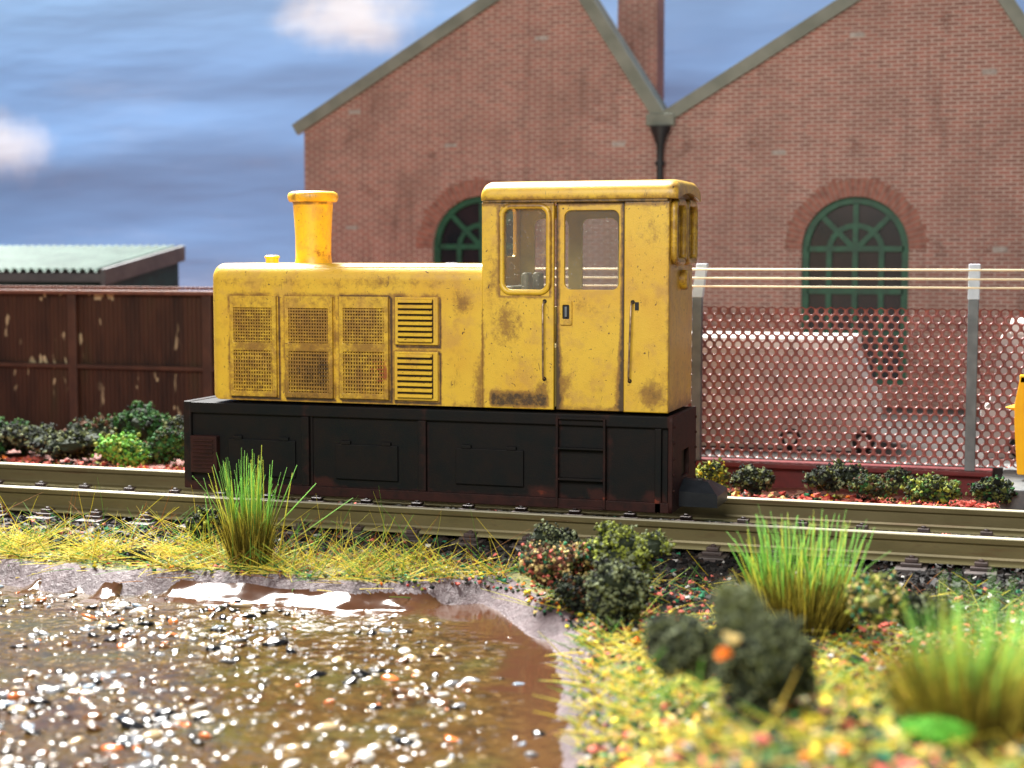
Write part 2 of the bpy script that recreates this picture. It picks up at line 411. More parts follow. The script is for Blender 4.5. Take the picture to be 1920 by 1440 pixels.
# ------------------------------------------------------------------ the locomotive
Y0 = 26.0; YB = 27.9; YC = (Y0+YB)/2
loco = thing('shunting_locomotive', (-10.2, YC, .96), 'weathered yellow diesel shunting locomotive with black underframe standing on the rails', 'locomotive')
panels = [(-13.80, -12.875, 2.735, 4.55), (-12.705, -11.775, 2.735, 4.55), (-11.645, -10.71, 2.745, 4.553), (-10.585, -9.785, 3.72, 4.55), (-10.6, -9.79, 2.745, 3.60)]
def boxd(x, z, r):
    dx = max(r[0]-x, 0, x-r[1]); dz = max(r[2]-z, 0, z-r[3]); return math.hypot(dx, dz)
def blob(x, z, cx, cz, rx, rz): return max(0, 1-math.hypot((x-cx)/rx, (z-cz)/rz))
def grime(p):
    x, y, z = p; g = 0.0
    if y < 26.4:
        if x < -9.0:
            for r in panels:
                d = boxd(x, z, r)
                if 0 < d < .10: g = max(g, (.62+.55*noise.noise(Vector((x*3, z*3, 1))))*(1-d/.10)+.15)
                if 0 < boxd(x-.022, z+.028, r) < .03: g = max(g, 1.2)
            if -14.1 < x < -9.6 and 4.5 < z < 5.0: g = max(g, .42*(1-abs(z-4.78)/.28))
            g = max(g, .8*blob(x, z, -9.35, 4.45, .33, .42), .62*blob(x, z, -10.9, 4.8, 1.2, .25))
            if x > -9.3: g = max(g, .8*sstep(-9.3, -9.0, x)*sstep(4.2, 2.8, z))
            if z < 2.85: g = max(g, .55*sstep(2.9, 2.6, z))
            if 2.6 < z < 4.7 and x > -14.0 and x < -9.7: g = max(g, .22)
        else:
            if x < -7.68:      # left cab panel
                g = max(g, 1.0*sstep(3.06, 2.88, z+.06*noise.noise(Vector((x*5, 0, 0))))*sstep(2.62, 2.74, z)*sstep(-8.93, -8.78, x)*sstep(-7.70, -7.86, x))
                g = max(g, .7*sstep(-8.9, -8.97, x)*sstep(5.5, 3.5, z))
                g = max(g, .7*blob(x, z, -8.55, 4.1, .55, .75), .55*blob(x, z, -8.8, 4.9, .3, 1.2), .95*blob(x, z, -7.9, 2.95, .25, .35))
                fw = boxd(x, z, (-8.66, -7.78, 4.6, 6.1))
                if 0 < fw < .1: g = max(g, .8*(1-fw/.1)+.1)
            elif x < -6.49:    # door
                e = min(x+7.68, -6.49-x)+(9 if z > 6.16 else 0); g = max(g, 1.25*sstep(.12+.14*sstep(4.2, 2.8, z), .0, e), .75*sstep(2.85, 2.62, z))
                g = max(g, .6*blob(x, z, -7.5, 3.1, .3, .6), .45*blob(x, z, -7.2, 4.4, .6, .35))
            else:
                g = max(g, .95*blob(x, z, -5.98, 2.95, .42, .45), .50*blob(x, z, -6.0, 5.7, .5, .6), .5*sstep(2.75, 2.6, z), .5*sstep(-5.85, -5.7, x))
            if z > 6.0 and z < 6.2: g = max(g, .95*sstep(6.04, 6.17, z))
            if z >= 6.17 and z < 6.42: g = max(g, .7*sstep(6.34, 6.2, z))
            g = max(g, .12)
    else: g = .38 if x > -5.9 else .2
    return g
def redf(p):
    return max(1.2*blob(p.x, p.z, -10.9, 3.12, .26, .16), 1.0*blob(p.x, p.z, -10.78, 3.3, .12, .26))
YA = {'grime': grime, 'red': redf}
# engine hood
bm = bmesh.new()
box(bm, -14.235, -8.93, Y0, YB, 2.66, 5.13)
es = [e for e in bm.edges]
def emid(e): return (e.verts[0].co+e.verts[1].co)/2
top = [e for e in bm.edges if emid(e).z > 5.1 and abs(emid(e).x+11.58) < .1]
bmesh.ops.bevel(bm, geom=top, offset=.28, segments=7, affect='EDGES', profile=.5)
lt = [e for e in bm.edges if emid(e).x < -14.23 and e.is_manifold]
bmesh.ops.bevel(bm, geom=lt, offset=.20, segments=6, affect='EDGES', profile=.5)
slice_bm(bm, 0, fr(-14.1, -8.95, .035)); slice_bm(bm, 2, fr(2.7, 4.9, .035))
hood = bmobj('engine_hood', bm, 'yellow', loco, smooth=True, attrs=YA, sharp=50)
# seam along the top edge
bm = bmesh.new(); box(bm, -12.2, -9.0, Y0+.10, Y0+.125, 5.04, 5.075); bmobj('roof_seam', bm, 'yellow', hood, attrs=YA)
# grille doors
for i, r in enumerate(panels[:3]):
    bm = bmesh.new(); x0, x1, z0, z1 = r
    gx0, gx1 = x0+.075, x1-.085
    wins = [(gx0, gx1, z0+.10, z0+.83), (gx0, gx1, z0+.98, z0+1.60)]
    bm = plate([(x0, z0), (x1, z0), (x1, z1), (x0, z1)], [[(a, c), (b, c), (b, d), (a, d)] for a, b, c, d in wins], XZ(Y0-.03), .075, .012)
    slice_bm(bm, 0, fr(x0+.05, x1, .07)); slice_bm(bm, 2, fr(z0+.05, z1, .07))
    def gp(p, x0=x0, z0=z0, z1=z1, i=i):
        g = .42+.3*blob(p.x, p.z, x0+.5, z0+.9, .5, .3)+(.35 if i == 1 else .1)*sstep(z0+1.2, z0, p.z)
        g = max(g, .45*sstep(z1-.12, z1, p.z)); return g
    d = bmobj('grille_door', bm, 'yellow', loco, attrs={'grime': gp, 'red': redf})
    for (a, b, c, e) in wins:
        bm = bmesh.new(); box(bm, a-.01, b+.01, Y0-.012, Y0-.004, c-.01, e+.01, mi=1)
        nx = 15; nz = 11
        for k in range(nx):
            xx = a+(b-a)*(k+.5)/nx; w = .0125
            box(bm, xx-w, xx+w, Y0-.048, Y0-.013, c, e)
        for k in range(nz):
            zz = c+(e-c)*(k+.5)/nz; w = .0135
            box(bm, a, b, Y0-.055, Y0-.016, zz-w, zz+w)
        def gg(p, i=i, a=a, b=b, c=c, e=e, lo=(c < z0+.5)):
            m = blob(p.x, p.z, (a+b)/2+(.08 if i == 1 else -.1), (c+e)/2, .65, .6)
            return .48+((1.0 if i == 1 else .25) if lo else (.5 if i == 1 else .3))*m
        bmobj('grille', bm, ['yellow', 'grille_dark'], d, attrs={'grime': gg, 'red': redf})
for r in panels[3:]:
    x0, x1, z0, z1 = r
    bm = bmesh.new(); box(bm, x0, x1, Y0-.05, Y0+.01, z0, z1, .012)
    n = 8
    for k in range(n):
        zz = z0+.085+(z1-z0-.15)*k/(n-1)
        g = (z1-z0-.15)/(n-1)
        vs = []
        for xx in (x0+.07, x1-.09):
            vs.append([bm.verts.new((xx, Y0-.05, zz+.036)), bm.verts.new((xx, Y0-.085, zz+.024)), bm.verts.new((xx, Y0-.115, zz-.018)), bm.verts.new((xx, Y0-.112, zz-.030)), bm.verts.new((xx, Y0-.05, zz-.030))])
        A, B = vs
        for q in range(4): bm.faces.new((A[q], A[q+1], B[q+1], B[q]))
        bm.faces.new(A); bm.faces.new(B[::-1])
    slice_bm(bm, 0, fr(x0+.05, x1, .1))
    lr = 1
    def gl(p): return 1.25 if p.y > Y0-.07 and p.x > r[0]+.06 and p.x < r[1]-.08 and r[2]+.05 < p.z < r[3]-.05 else .25
    lpn = bmobj('louvre_panel', bm, 'yellow', loco, attrs={'grime': gl, 'red': redf})
    bm = bmesh.new(); box(bm, x0+.06, x1-.08, Y0-.056, Y0-.048, z0+.045, z1-.045); bmobj('louvre_backing', bm, 'grille_dark', lpn)  # thin dark sheet on the panel face, showing between the slats
# chimney, caps
cx, cy = -12.572, 26.9
bm = bmesh.new()
prof = [(.345, 5.10), (.335, 5.16), (.325, 5.25), (.328, 5.6), (.345, 5.9), (.365, 6.2), (.375, 6.24), (.43, 6.25), (.455, 6.29), (.462, 6.35), (.44, 6.405), (.38, 6.435), (.32, 6.43), (.29, 6.36), (.28, 6.0), (.27, 5.9)]
lathe(bm, (cx, cy, 0), prof, 40)
slice_bm(bm, 2, fr(5.15, 6.25, .06))
def gch(p):
    a = .08*blob(p.x, p.z, -12.35, 5.35, .45, .5)
    if p.z > 6.2: a = max(a, .22+.7*(noise.noise(Vector((p.x*6, p.y*6, p.z*9)))))
    if 6.19 < p.z < 6.25: a = max(a, .62+.5*noise.noise(Vector((p.x*7, p.y*7, 3))))
    return a
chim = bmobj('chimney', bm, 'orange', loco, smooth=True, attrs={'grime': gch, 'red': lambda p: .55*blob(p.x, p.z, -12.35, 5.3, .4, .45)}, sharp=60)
bm = bmesh.new(); lathe(bm, (-13.41, 26.9, 0), [(.12, 5.1), (.12, 5.22), (.14, 5.225), (.14, 5.255), (.11, 5.275)], 20)
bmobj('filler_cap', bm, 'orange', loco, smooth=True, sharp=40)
bm = bmesh.new(); lathe(bm, (-9.25, 27.3, 0), [(.11, 5.1), (.11, 5.19), (.07, 5.22)], 16); bmobj('small_cap', bm, 'postlight', loco, smooth=True, sharp=40)

# cab near side -------------------------------------------------
ZT = 6.17; ZBm = 2.655
cl0, cl1 = -8.985, -7.70
W1 = (-8.585, -7.825, 4.69, 6.075)
bm = plate([(cl0, ZBm), (cl1, ZBm), (cl1, ZT), (cl0, ZT)], [rrect(*W1, .13)], XZ(Y0+.02), .09, .02)
slice_bm(bm, 0, fr(cl0+.04, cl1, .04)); slice_bm(bm, 2, fr(ZBm+.04, ZT, .04))
cabl = bmobj('cab_side', bm, 'yellow', loco, attrs=YA)
bm = bmesh.new(); fx0, fx1, fz0, fz1 = -8.625, -7.785, 4.648, 6.105
tube(bm, [(a, Y0-.035, b) for a, b in rrect(fx0, fx1, fz0, fz1, .17, 8)], .05, 8, True, flat=.8)
bmobj('window_frame', bm, 'yellow', cabl, smooth=True, attrs=YA)
bm = bmesh.new(); box(bm, W1[0]-.03, W1[1]+.03, Y0+.028, Y0+.036, W1[2]-.03, W1[3]+.03); bmobj('window_glass', bm, 'glass', cabl)
# door
dz = (-7.535, -6.50, 4.70, 6.045)
dx0, dx1 = -7.675, -6.49
bm = plate([(dx0, ZBm), (dx1, ZBm), (dx1, ZT), (dx0, ZT)], [rrect(-7.535, -6.585, 4.70, 6.03, .12)], XZ(Y0+.085), .08, .012)
slice_bm(bm, 0, fr(dx0+.04, dx1, .06)); slice_bm(bm, 2, fr(ZBm+.04, ZT, .07))
door = bmobj('cab_door', bm, 'yellow', loco, attrs=YA)
bm = bmesh.new(); box(bm, -7.57, -6.55, Y0+.10, Y0+.106, 4.66, 6.07); bmobj('door_glass', bm, 'glass', door)
bm = plate(rrect(-7.60, -7.39, 4.10, 4.51, .03), [rrect(-7.555, -7.435, 4.2, 4.44, .02)], XZ(Y0+.03), .05, .008)
lp = bmobj('latch_plate', bm, 'yellow', door, attrs={'grime': lambda p: .35, 'red': lambda p: 0})
bm = bmesh.new(); box(bm, -7.56, -7.43, Y0+.035, Y0+.05, 4.19, 4.45); bmobj('latch_recess', bm, 'darkmetal', lp)
bm = bmesh.new(); box(bm, -7.515, -7.475, Y0+.0, Y0+.04, 4.235, 4.41, .008); bmobj('latch_handle', bm, 'post', lp)
# right panel
bm = plate([(-6.478, ZBm), (-5.715, ZBm), (-5.715, ZT), (-6.478, ZT)], [], XZ(Y0+.02), .09, .02)
slice_bm(bm, 0, fr(-6.44, -5.72, .07)); slice_bm(bm, 2, fr(ZBm+.04, ZT, .07))
bmobj('cab_side', bm, 'yellow', loco, attrs=YA)
# gutter strip over door and windows
bm = bmesh.new(); box(bm, cl0+.02, -5.74, Y0-.05, Y0+.06, 6.165, 6.21, .012); slice_bm(bm, 0, fr(-8.9, -5.8, .1))
bmobj('gutter', bm, 'yellow', loco, attrs={'grime': lambda p: .95, 'red': lambda p: 0})
# cab ends and far side
def yw(c, w, z0, z1, r=.1): return rrect(c-w/2, c+w/2, z0, z1, r)
ytop = lambda y: 6.17+.23*math.sqrt(max(0, 1-((y-YC)/1.0)**2))
endout = [(Y0+.07, ZBm), (YB-.02, ZBm)]+[(YB-.02-(YB-Y0-.09)*k/12, ytop(YB-.02-(YB-Y0-.09)*k/12)) for k in range(13)]
bm = plate(endout, [yw(Y0+.56, .62, 5.25, 6.1), yw(YB-.56, .62, 5.25, 6.1)], YZ(-8.93), .07, .01)
fw = bmobj('cab_front_wall', bm, 'yellow', loco, attrs={'grime': lambda p: .15, 'red': lambda p: 0})
bm = bmesh.new(); box(bm, -8.935, -8.93, Y0+.1, YB-.1, 5.2, 6.15); bmobj('window_glass', bm, 'glass', fw)
bm = plate(endout, [yw(Y0+.50, .66, 5.22, 6.12), yw(YB-.50, .66, 5.22, 6.12)], YZ(-5.755), .08, .015)
slice_bm(bm, 2, fr(2.7, 6.2, .12)); slice_bm(bm, 1, fr(26.1, 27.9, .12))
rw = bmobj('cab_rear_wall', bm, 'yellow', loco, attrs={'grime': lambda p: .30+.3*sstep(4.8, 5.6, p.z)+.4*sstep(2.9, 2.65, p.z), 'red': lambda p: 0})
for c in (Y0+.50, YB-.50):
    bm = bmesh.new(); tube(bm, [(-5.665, a, b) for a, b in yw(c, .76, 5.17, 6.17, .16)], .065, 8, True); f_ = bmobj('window_frame', bm, 'yellow', rw, smooth=True, attrs={'grime': lambda p: .55, 'red': lambda p: 0})
    bm = bmesh.new(); box(bm, -5.74, -5.733, c-.36, c+.36, 5.2, 6.14); bmobj('window_glass', bm, 'glass', f_)
bm = bmesh.new(); lathe(bm, (0, YC, 4.86), [(.17, -5.72), (.17, -5.62), (.14, -5.59), (.11, -5.60)], 20, 'x')
bmobj('rear_lamp', bm, 'yellow', loco, smooth=True, attrs={'grime': lambda p: .5, 'red': lambda p: 0}, sharp=40)
fo = [(-8.95, ZBm), (-5.75, ZBm), (-5.75, ZT), (-8.95, ZT)]
bm = plate(fo, [rrect(-8.62, -7.98, 4.35, 5.93, .13), rrect(-7.72, -7.06, 4.35, 5.93, .13)], XZ(YB-.03), .06, .01)
bmobj('cab_far_side', bm, 'inner', loco)
bm = bmesh.new(); box(bm, -8.62, -7.0, YB-.012, YB-.006, 4.3, 5.98); bmobj('far_window_glass', bm, 'glass', loco)
# interior
bm = bmesh.new(); box(bm, -8.88, -5.8, Y0+.14, YB-.08, 2.7, 3.7); bmobj('cab_floor', bm, 'inner', loco)
bm = bmesh.new(); box(bm, -8.88, -8.5, Y0+.2, YB-.15, 3.7, 4.75, .05); desk = bmobj('control_desk', bm, 'seat', loco)
for (x, y) in ((-8.3, 26.55), (-8.3, 27.2)):
    bm = bmesh.new(); box(bm, x-.12, x+.02, y-.16, y+.16, 3.7, 4.98, .06, 4); bmobj('seat_back', bm, 'seat', loco, smooth=True)
# roof: arched slab with rounded rims
prof = []
yn, yf = Y0-.07, YB+.01; hw = (yf-yn)/2; ym = (yn+yf)/2
outer = []
for k in range(25):
    a = PI*k/24
    y = ym-hw*math.copysign(abs(math.cos(a))**.42, math.cos(a)); z = 6.24+.30*math.sin(a)**.62
    outer.append((y, z))
inner = [(y*.94+ym*.06, 6.20+.18*max(0, 1-((y-ym)/hw)**2)) for y, z in outer][::-1]
poly = [(yn+.01, 6.215)]+outer+[(yf-.01, 6.215)]+inner[1:-1]
xa, xb = -8.995, -5.57
bm = bmesh.new(); secs = []
for xx in [xa, xa+.015, xa+.05, xa+.1]+fr(xa+.17, xb-.1, .08)+[xb-.06, xb-.02, xb]:
    e = min(xx-xa, xb-xx); s = 1-.05*(1-min(1, e/.1))**2
    secs.append([bm.verts.new((xx, ym+(y-ym)*s, 6.2+(z-6.2)*(1-.30*(1-min(1, e/.1))**2))) for y, z in poly])
for A, B in zip(secs, secs[1:]):
    for k in range(len(A)): bm.faces.new((A[k], A[(k+1) % len(A)], B[(k+1) % len(A)], B[k]))
bm.faces.new(secs[0]); bm.faces.new(secs[-1])
bmobj('cab_roof', bm, 'yellow', loco, smooth=True, attrs=YA, sharp=45)
# handrails
for x, x2 in ((-7.855, -7.86), (-6.325, -6.37)):
    bm = bmesh.new(); zt = 4.50; zb = 3.18
    tube(bm, [(x, Y0, zt), (x, Y0-.09, zt-.01), (x-.01, Y0-.12, zt-.08), (x2, Y0-.12, zb+.08), (x2, Y0-.09, zb+.01), (x2, Y0, zb)], .017, 8)
    hr = bmobj('handrail', bm, 'wire', loco, smooth=True)
    for (sx_, sz_) in ((x, zt), (x2, zb)):
        bm = bmesh.new(); lathe(bm, (sx_, 0, sz_), [(.036, Y0-.038), (.036, Y0-.027)], 12, 'y'); bmobj('rail_socket', bm, 'pit', hr)
bm = bmesh.new(); box(bm, -6.29, -6.22, Y0-.03, Y0-.02, 4.36, 4.5, .004); bmobj('bare_patch', bm, 'darkmetal', loco)

# chassis -------------------------------------------------------
YN = 25.93; YF = 27.88; fx0, fx1 = -14.77, -5.66; fz0, fz1 = .985, 2.60
def rust(p):
    g = .08
    g = max(g, .8*sstep(1.28, 1.1, p.z), .55*sstep(-14.4, -14.75, p.x), .3*sstep(-6.6, -5.7, p.x))
    for c in (-12.31, -10.06, -7.6, -6.77): g = max(g, .6*sstep(.14, .02, abs(p.x-c)))
    for (a, b) in ((-7.95, 1.21), (-5.95, 1.2), (-12.0, 1.3), (-6.9, 1.2)): g = max(g, 1.5*blob(p.x, p.z, a, b, .28, .08)+(.5 if abs(p.x-a) < .2 and abs(p.z-b) < .06 else 0))
    if p.x > -5.7: g = max(g, .75)
    return g
RA = {'grime': rust}
bm = bmesh.new()
box(bm, fx0+.02, fx1-.06, YN+.07, YF-.07, fz0+.04, fz1-.03)
slice_bm(bm, 0, fr(fx0+.1, fx1, .15)); slice_bm(bm, 2, fr(1.1, 2.5, .15))
fr_ = bmobj('underframe', bm, 'black', loco, attrs=RA)
def cb(name, x0, x1, z0, z1, y0=YN, y1=YN+.08, bev=.012, parent=None, mat='black', sl=True, attrs=RA):
    bm = bmesh.new(); box(bm, x0, x1, y0, y1, z0, z1, bev)
    if sl:
        if x1-x0 > .3: slice_bm(bm, 0, fr(x0+.1, x1, .1))
        if z1-z0 > .3: slice_bm(bm, 2, fr(z0+.1, z1, .1))
    return bmobj(name, bm, mat, parent or loco, attrs=attrs)
cb('top_beam', fx0+.14, fx1-.02, 2.40, 2.60, YN-.0, YF, .02)
cb('bottom_beam', fx0+.14, fx1-.02, fz0, 1.155, YN-.02, YN+.09, .012)
cb('corner_post', fx0, fx0+.16, fz0+.02, 2.615, YN-.01, YF, .03)
cb('corner_post', fx1-.26, fx1-.15, fz0, 2.398, YN-.02, YN+.08)
for x in (-12.32, -10.08): cb('rib', x-.075, x+.075, 1.156, 2.398, YN-.015)
cb('side_panel_edge', -12.23, -12.19, 1.156, 2.398, YN+.04, YN+.08, .004)
# louvre box
lb = cb('louvre_box', -14.60, -14.06, 1.31, 1.99, YN-.07, YN+.08, .02, attrs={'grime': lambda p: .75})
bm = bmesh.new()
for k in range(8): box(bm, -14.54, -14.13, YN-.095, YN-.068, 1.40+k*.07, 1.425+k*.07, .006)
bmobj('louvre', bm, 'black', lb, attrs={'grime': lambda p: .85})
# hatches
for (a, b, c, d) in ((-13.88, -12.53, 1.28, 1.95), (-11.74, -10.55, 1.30, 1.93), (-9.47, -8.23, 1.31, 1.94)):
    h = cb('hatch', a, b, c, d, YN+.02, YN+.09, .015)
    for hx in (a+.2, b-.22): cb('hinge', hx-.09, hx+.09, d-.005, d+.06, YN+.005, YN+.085, .01, h, sl=False)
# step ladder
st = cb('step_frame', -7.63, -7.59, fz0+.02, 2.55, YN-.06, YN+.02, .008)
for (a, b, c, d) in ((-6.80, -6.76, 1.0, 2.53), (-7.589, -6.801, 2.51, 2.545), (-7.589, -6.801, 2.00, 2.03), (-7.589, -6.801, 1.47, 1.51), (-7.589, -6.801, .99, 1.03)):
    cb('step', a, b, c, d, YN-.06, YN+.06, .006, st)
# end plate with slot and rivets
out = [(YN, fz0+.0), (YF, fz0), (YF, 2.61), (YN, 2.61)]
bm = plate(out, [[(YC-.3, 1.5), (YC+.3, 1.5), (YC+.3, 1.95), (YC-.3, 1.95)]], YZ(-5.66), .08, .015)
for yy in (YN+.08, YF-.08):
    for k in range(5): bmesh.ops.create_uvsphere(bm, u_segments=8, v_segments=5, radius=.03, matrix=Matrix.Translation((-5.618, yy, 1.35+k*.27)))
slice_bm(bm, 2, fr(1.1, 2.6, .2))
bmobj('end_plate', bm, 'black', loco, attrs={'grime': lambda p: .72})
bm = bmesh.new(); box(bm, -5.76, -5.70, YC-.5, YC+.5, 1.4, 2.05); bmobj('slot_backing', bm, 'pit', loco)
# coupling: flat-topped wedge
cz = Z(1300, 896, 26.7); yA, yB = 26.45, 27.4
xx0 = -5.62; xx2 = X(1345, 26.45, 930); xx1 = xx2-.3
vs = [(xx0, yA, 1.02), (xx2, yA, 1.02), (xx2, yA, 1.22), (xx1+.25, yA, 1.24), (xx0, yA, 1.26)]
bm = bmesh.new()
ring = []
for y, ins in ((yA, 0), (yA+.35, .16), (yB-.35, .16), (yB, 0)):
    top = 1.26 if ins == 0 else 1.42
    ring.append([bm.verts.new(p) for p in ((xx0, y, 1.03), (xx2, y, 1.03), (xx2, y, 1.22), (xx2-ins*1.3-.02, y, top), (xx0, y, top+.03))])
for A, B in zip(ring, ring[1:]):
    for k in range(5): bm.faces.new((A[k], A[(k+1) % 5], B[(k+1) % 5], B[k]))
bm.faces.new(ring[0]); bm.faces.new(ring[-1])
cp = bmobj('coupling', bm, 'darkmetal', loco)
bm = bmesh.new(); box(bm, xx2-.42, xx2-.32, 26.8, 27.0, 1.40, 1.46, .01); bmobj('coupling_stud', bm, 'darkmetal', cp)
for x in (-12.3, -8.3):
    bm = bmesh.new(); lathe(bm, (x, 0, 1.42), [(.42, 26.2), (.47, 26.22), (.44, 26.4), (.1, 26.42), (.1, 27.6), (.44, 27.62), (.47, 27.8), (.42, 27.82)], 28, 'y')
    bmobj('wheelset', bm, 'wheel', loco, smooth=True, sharp=30)

# ------------------------------------------------------------------ track
track = thing('railway_track', (-9, 26.72, .45), 'two khaki steel rails on dark sleepers running under the yellow locomotive', 'track')
SH = [(-.19, 0), (.19, 0), (.19, .03), (.04, .075), (.03, .11), (.03, .29), (.075, .325), (.08, .40), (.06, .42), (-.06, .42), (-.08, .40), (-.075, .325), (-.03, .29), (-.03, .11), (-.04, .075), (-.19, .03)]
for yy in (25.39, 28.22):
    bm = bmesh.new(); A = [bm.verts.new((-32, yy+a, .54+b)) for a, b in SH]; B = [bm.verts.new((9, yy+a, .54+b)) for a, b in SH]
    for k in range(len(SH)): bm.faces.new((A[k], A[(k+1) % len(SH)], B[(k+1) % len(SH)], B[k]))
    bm.faces.new(A); bm.faces.new(B)
    o = bmobj('rail', bm, 'rail', track)
    o.data.transform(Matrix.Translation((0, 0, -.09))); o.location.z += .09
sl0 = None; x = -27.55
bm = bmesh.new(); box(bm, x-.24, x+.24, 24.83, 28.8, .36, .49, .015)
sl0 = bmobj('sleeper', bm, 'sleeper', track)
def chair_bm(x, y, s):
    bm = bmesh.new(); box(bm, x-.16, x+.16, y-.2+s*.16, y+.2+s*.16, .49, .545, .012)
    box(bm, x-.10, x+.10, y+s*.19-.1, y+s*.19+.1, .546, .61, .012)
    lathe(bm, (x, y+s*.2, 0), [(.045, .611), (.045, .64), (.02, .65)], 10); return bm
ch0 = [bmobj('rail_chair', chair_bm(x, y, s), 'chair', sl0) for y in (25.39, 28.22) for s in (-1, 1)]
for k in range(1, 34):
    s = sl0.copy(); COL.objects.link(s); s.parent = track; s.location = (1.035*k, 0, 0)
    for c in ch0:
        d = c.copy(); COL.objects.link(d); d.parent = s
# ------------------------------------------------------------------ terrain
WP = [atz(u, v, 0) for u, v in [(0, 1098), (100, 1114), (200, 1120), (340, 1118), (500, 1130), (650, 1143), (810, 1140), (900, 1134), (934, 1150), (979, 1187), (1000, 1200), (1024, 1206), (1040, 1232), (1036, 1258), (1050, 1275), (1040, 1345), (1050, 1420)]]
WP = [(p.x, p.y) for p in WP]
WP = [(-24, 21.9), (-18, 21.6)]+WP+[(-4.2, 14.5), (-3.9, 12), (-4, 6), (-24, 6)]
def sdist(x, y):
    ins = False; d = 1e9; n = len(WP)
    for i in range(n):
        ax, ay = WP[i]; bx, by = WP[(i+1) % n]
        vx, vy = bx-ax, by-ay; t = max(0, min(1, ((x-ax)*vx+(y-ay)*vy)/(vx*vx+vy*vy)))
        d = min(d, (x-ax-t*vx)**2+(y-ay-t*vy)**2)
        if (ay > y) != (by > y) and x < (bx-ax)*(y-ay)/(by-ay)+ax: ins = not ins
    d = math.sqrt(d); return -d if ins else d
def height(x, y, sd=None):
    if sd is None: sd = sdist(x, y) if y < 26 else 9
    n = noise.noise(Vector((x*1.3, y*1.3, 0)))*.05+noise.noise(Vector((x*4, y*4, 5)))*.025
    if sd <= 0: return -.05-.25*sstep(0, .5, -sd)
    z = .33*sstep(-.08, .5, sd)
    if y > 23.5: z += .09*sstep(23.5, 24.6, y)
    if y > 29: z += .08*sstep(29, 31, y)
    fg = 1.45*sstep(20.5, 10.5, y)*sstep(.1, 2.2, sd)*sstep(-7, -3.5, x)
    return z+fg+n*sstep(0, .3, sd)*(1 if y < 24 or y > 29.5 else .25)
def hit(u, v):
    d = ray(u, v); t = 6.0
    while t < 60:
        p = CAM+d*t
        if p.z < height(p.x, p.y): return p
        t += .03
    return p
xs = fr(-48, -21, 1.5)+fr(-21, 4.2, .085)+fr(4.2, 18, 1.2); ys = [5, 7, 8.2]+fr(9.0, 30, .085)+[30.5, 31.5, 33, 36, 40, 48, 64]
V = []; mud = []; bal = []; dirt = []
for y in ys:
    for x in xs:
        sd = sdist(x, y) if y < 27 else 9
        V.append((x, y, height(x, y, sd)))
        n = noise.noise(Vector((x*.8, y*.8, 9)))
        mud.append((1.0-sstep(.35+.2*n, .75+.2*n, sd)) if sd > -.2 else 1)
        bal.append(sstep(23.3, 24.3, y+.5*n)*sstep(29.6, 29.0, y))
        dirt.append(sstep(28.8, 29.4, y))
nx = len(xs); Fc = [(j*nx+i, j*nx+i+1, (j+1)*nx+i+1, (j+1)*nx+i) for j in range(len(ys)-1) for i in range(nx-1)]
tag(pyobj('ground', V, Fc, 'ground', smooth=True, vattrs={'mud': mud, 'ballast': bal, 'dirt': dirt}), 'scenic ground of mud, ballast and turf', kind='structure')
# water: heavy resin whose rim creeps up the bank
V = []; clr = []; idx = {}; Fc = []
xs = fr(-20, -3.6, .06); ys = fr(9.5, 20.2, .075)+fr(20.2, 23.2, .035)
for j, y in enumerate(ys):
    for i, x in enumerate(xs):
        sd = sdist(x, y)
        if sd > .20: continue
        n = noise.noise(Vector((x*1.7, y*2.5, 2))); n2 = noise.noise(Vector((x*7, y*7, 4)))
        d = max(0, .20-sd)
        m = 0
        if y > 19.5:
            m = sstep(-12.9, -12.5, x)*sstep(-8.2, -8.7, x)
            m = max(m, .9*sstep(.0, .2, noise.noise(Vector((x*2.1, 3, 7))))*sstep(-12.4, -13.0, x)*sstep(-15.2, -14.8, x))
        elif x > -6.6: m = .8*sstep(-.05, .25, noise.noise(Vector((y*1.4, 1, 4))))*.8
        w = .40*(1+.25*n)
        z = .015+.46*m*max(0, w-d) + .03*max(0, 1-d/.2)**2 + n2*.004*m
        idx[i, j] = len(V); V.append((x, y, z)); 
        c_ = sstep(1.0, .35, -sd+.5*n)*sstep(-9.5, -8.2, x) if y > 18 else sstep(.9, .2, -sd)*.8
        clr.append(max(c_, m*sstep(.75, .6, d)))
for (i, j), a in idx.items():
    if (i+1, j) in idx and (i, j+1) in idx and (i+1, j+1) in idx: Fc.append((a, idx[i+1, j], idx[i+1, j+1], idx[i, j+1]))
tag(pyobj('water', V, Fc, 'water', smooth=True, vattrs={'clear': clr}), 'murky brown pond water with glossy surface', kind='structure')

# ------------------------------------------------------------------ crumbs, stones, fibres
OCT = [(1, 0, 0), (-1, 0, 0), (0, 1, 0), (0, -1, 0), (0, 0, 1), (0, 0, -1)]
OF = [(0, 2, 4), (2, 1, 4), (1, 3, 4), (3, 0, 4), (2, 0, 5), (1, 2, 5), (3, 1, 5), (0, 3, 5)]
rnd = random.Random(11)
class Crumbs:
    def __init__(s): s.V = []; s.F = []; s.I = []
    def add(s, p, r, mi, sq=(1, 1, 1), jit=.45):
        b = len(s.V); ax = Vector((rnd.uniform(-1, 1), rnd.uniform(-1, 1), rnd.uniform(-1, 1))).normalized()
        R = Matrix.Rotation(rnd.uniform(0, 6.28), 3, ax)
        for o in OCT:
            v = R @ (Vector(o)*(1+rnd.uniform(-jit, jit)))*r
            s.V.append((p[0]+v.x*sq[0], p[1]+v.y*sq[1], p[2]+v.z*sq[2]))
        for f in OF: s.F.append((b+f[0], b+f[1], b+f[2])); s.I.append(mi)
def pick(w):
    t = rnd.uniform(0, sum(w))
    for i, a in enumerate(w):
        t -= a
        if t <= 0: return i
    return 0
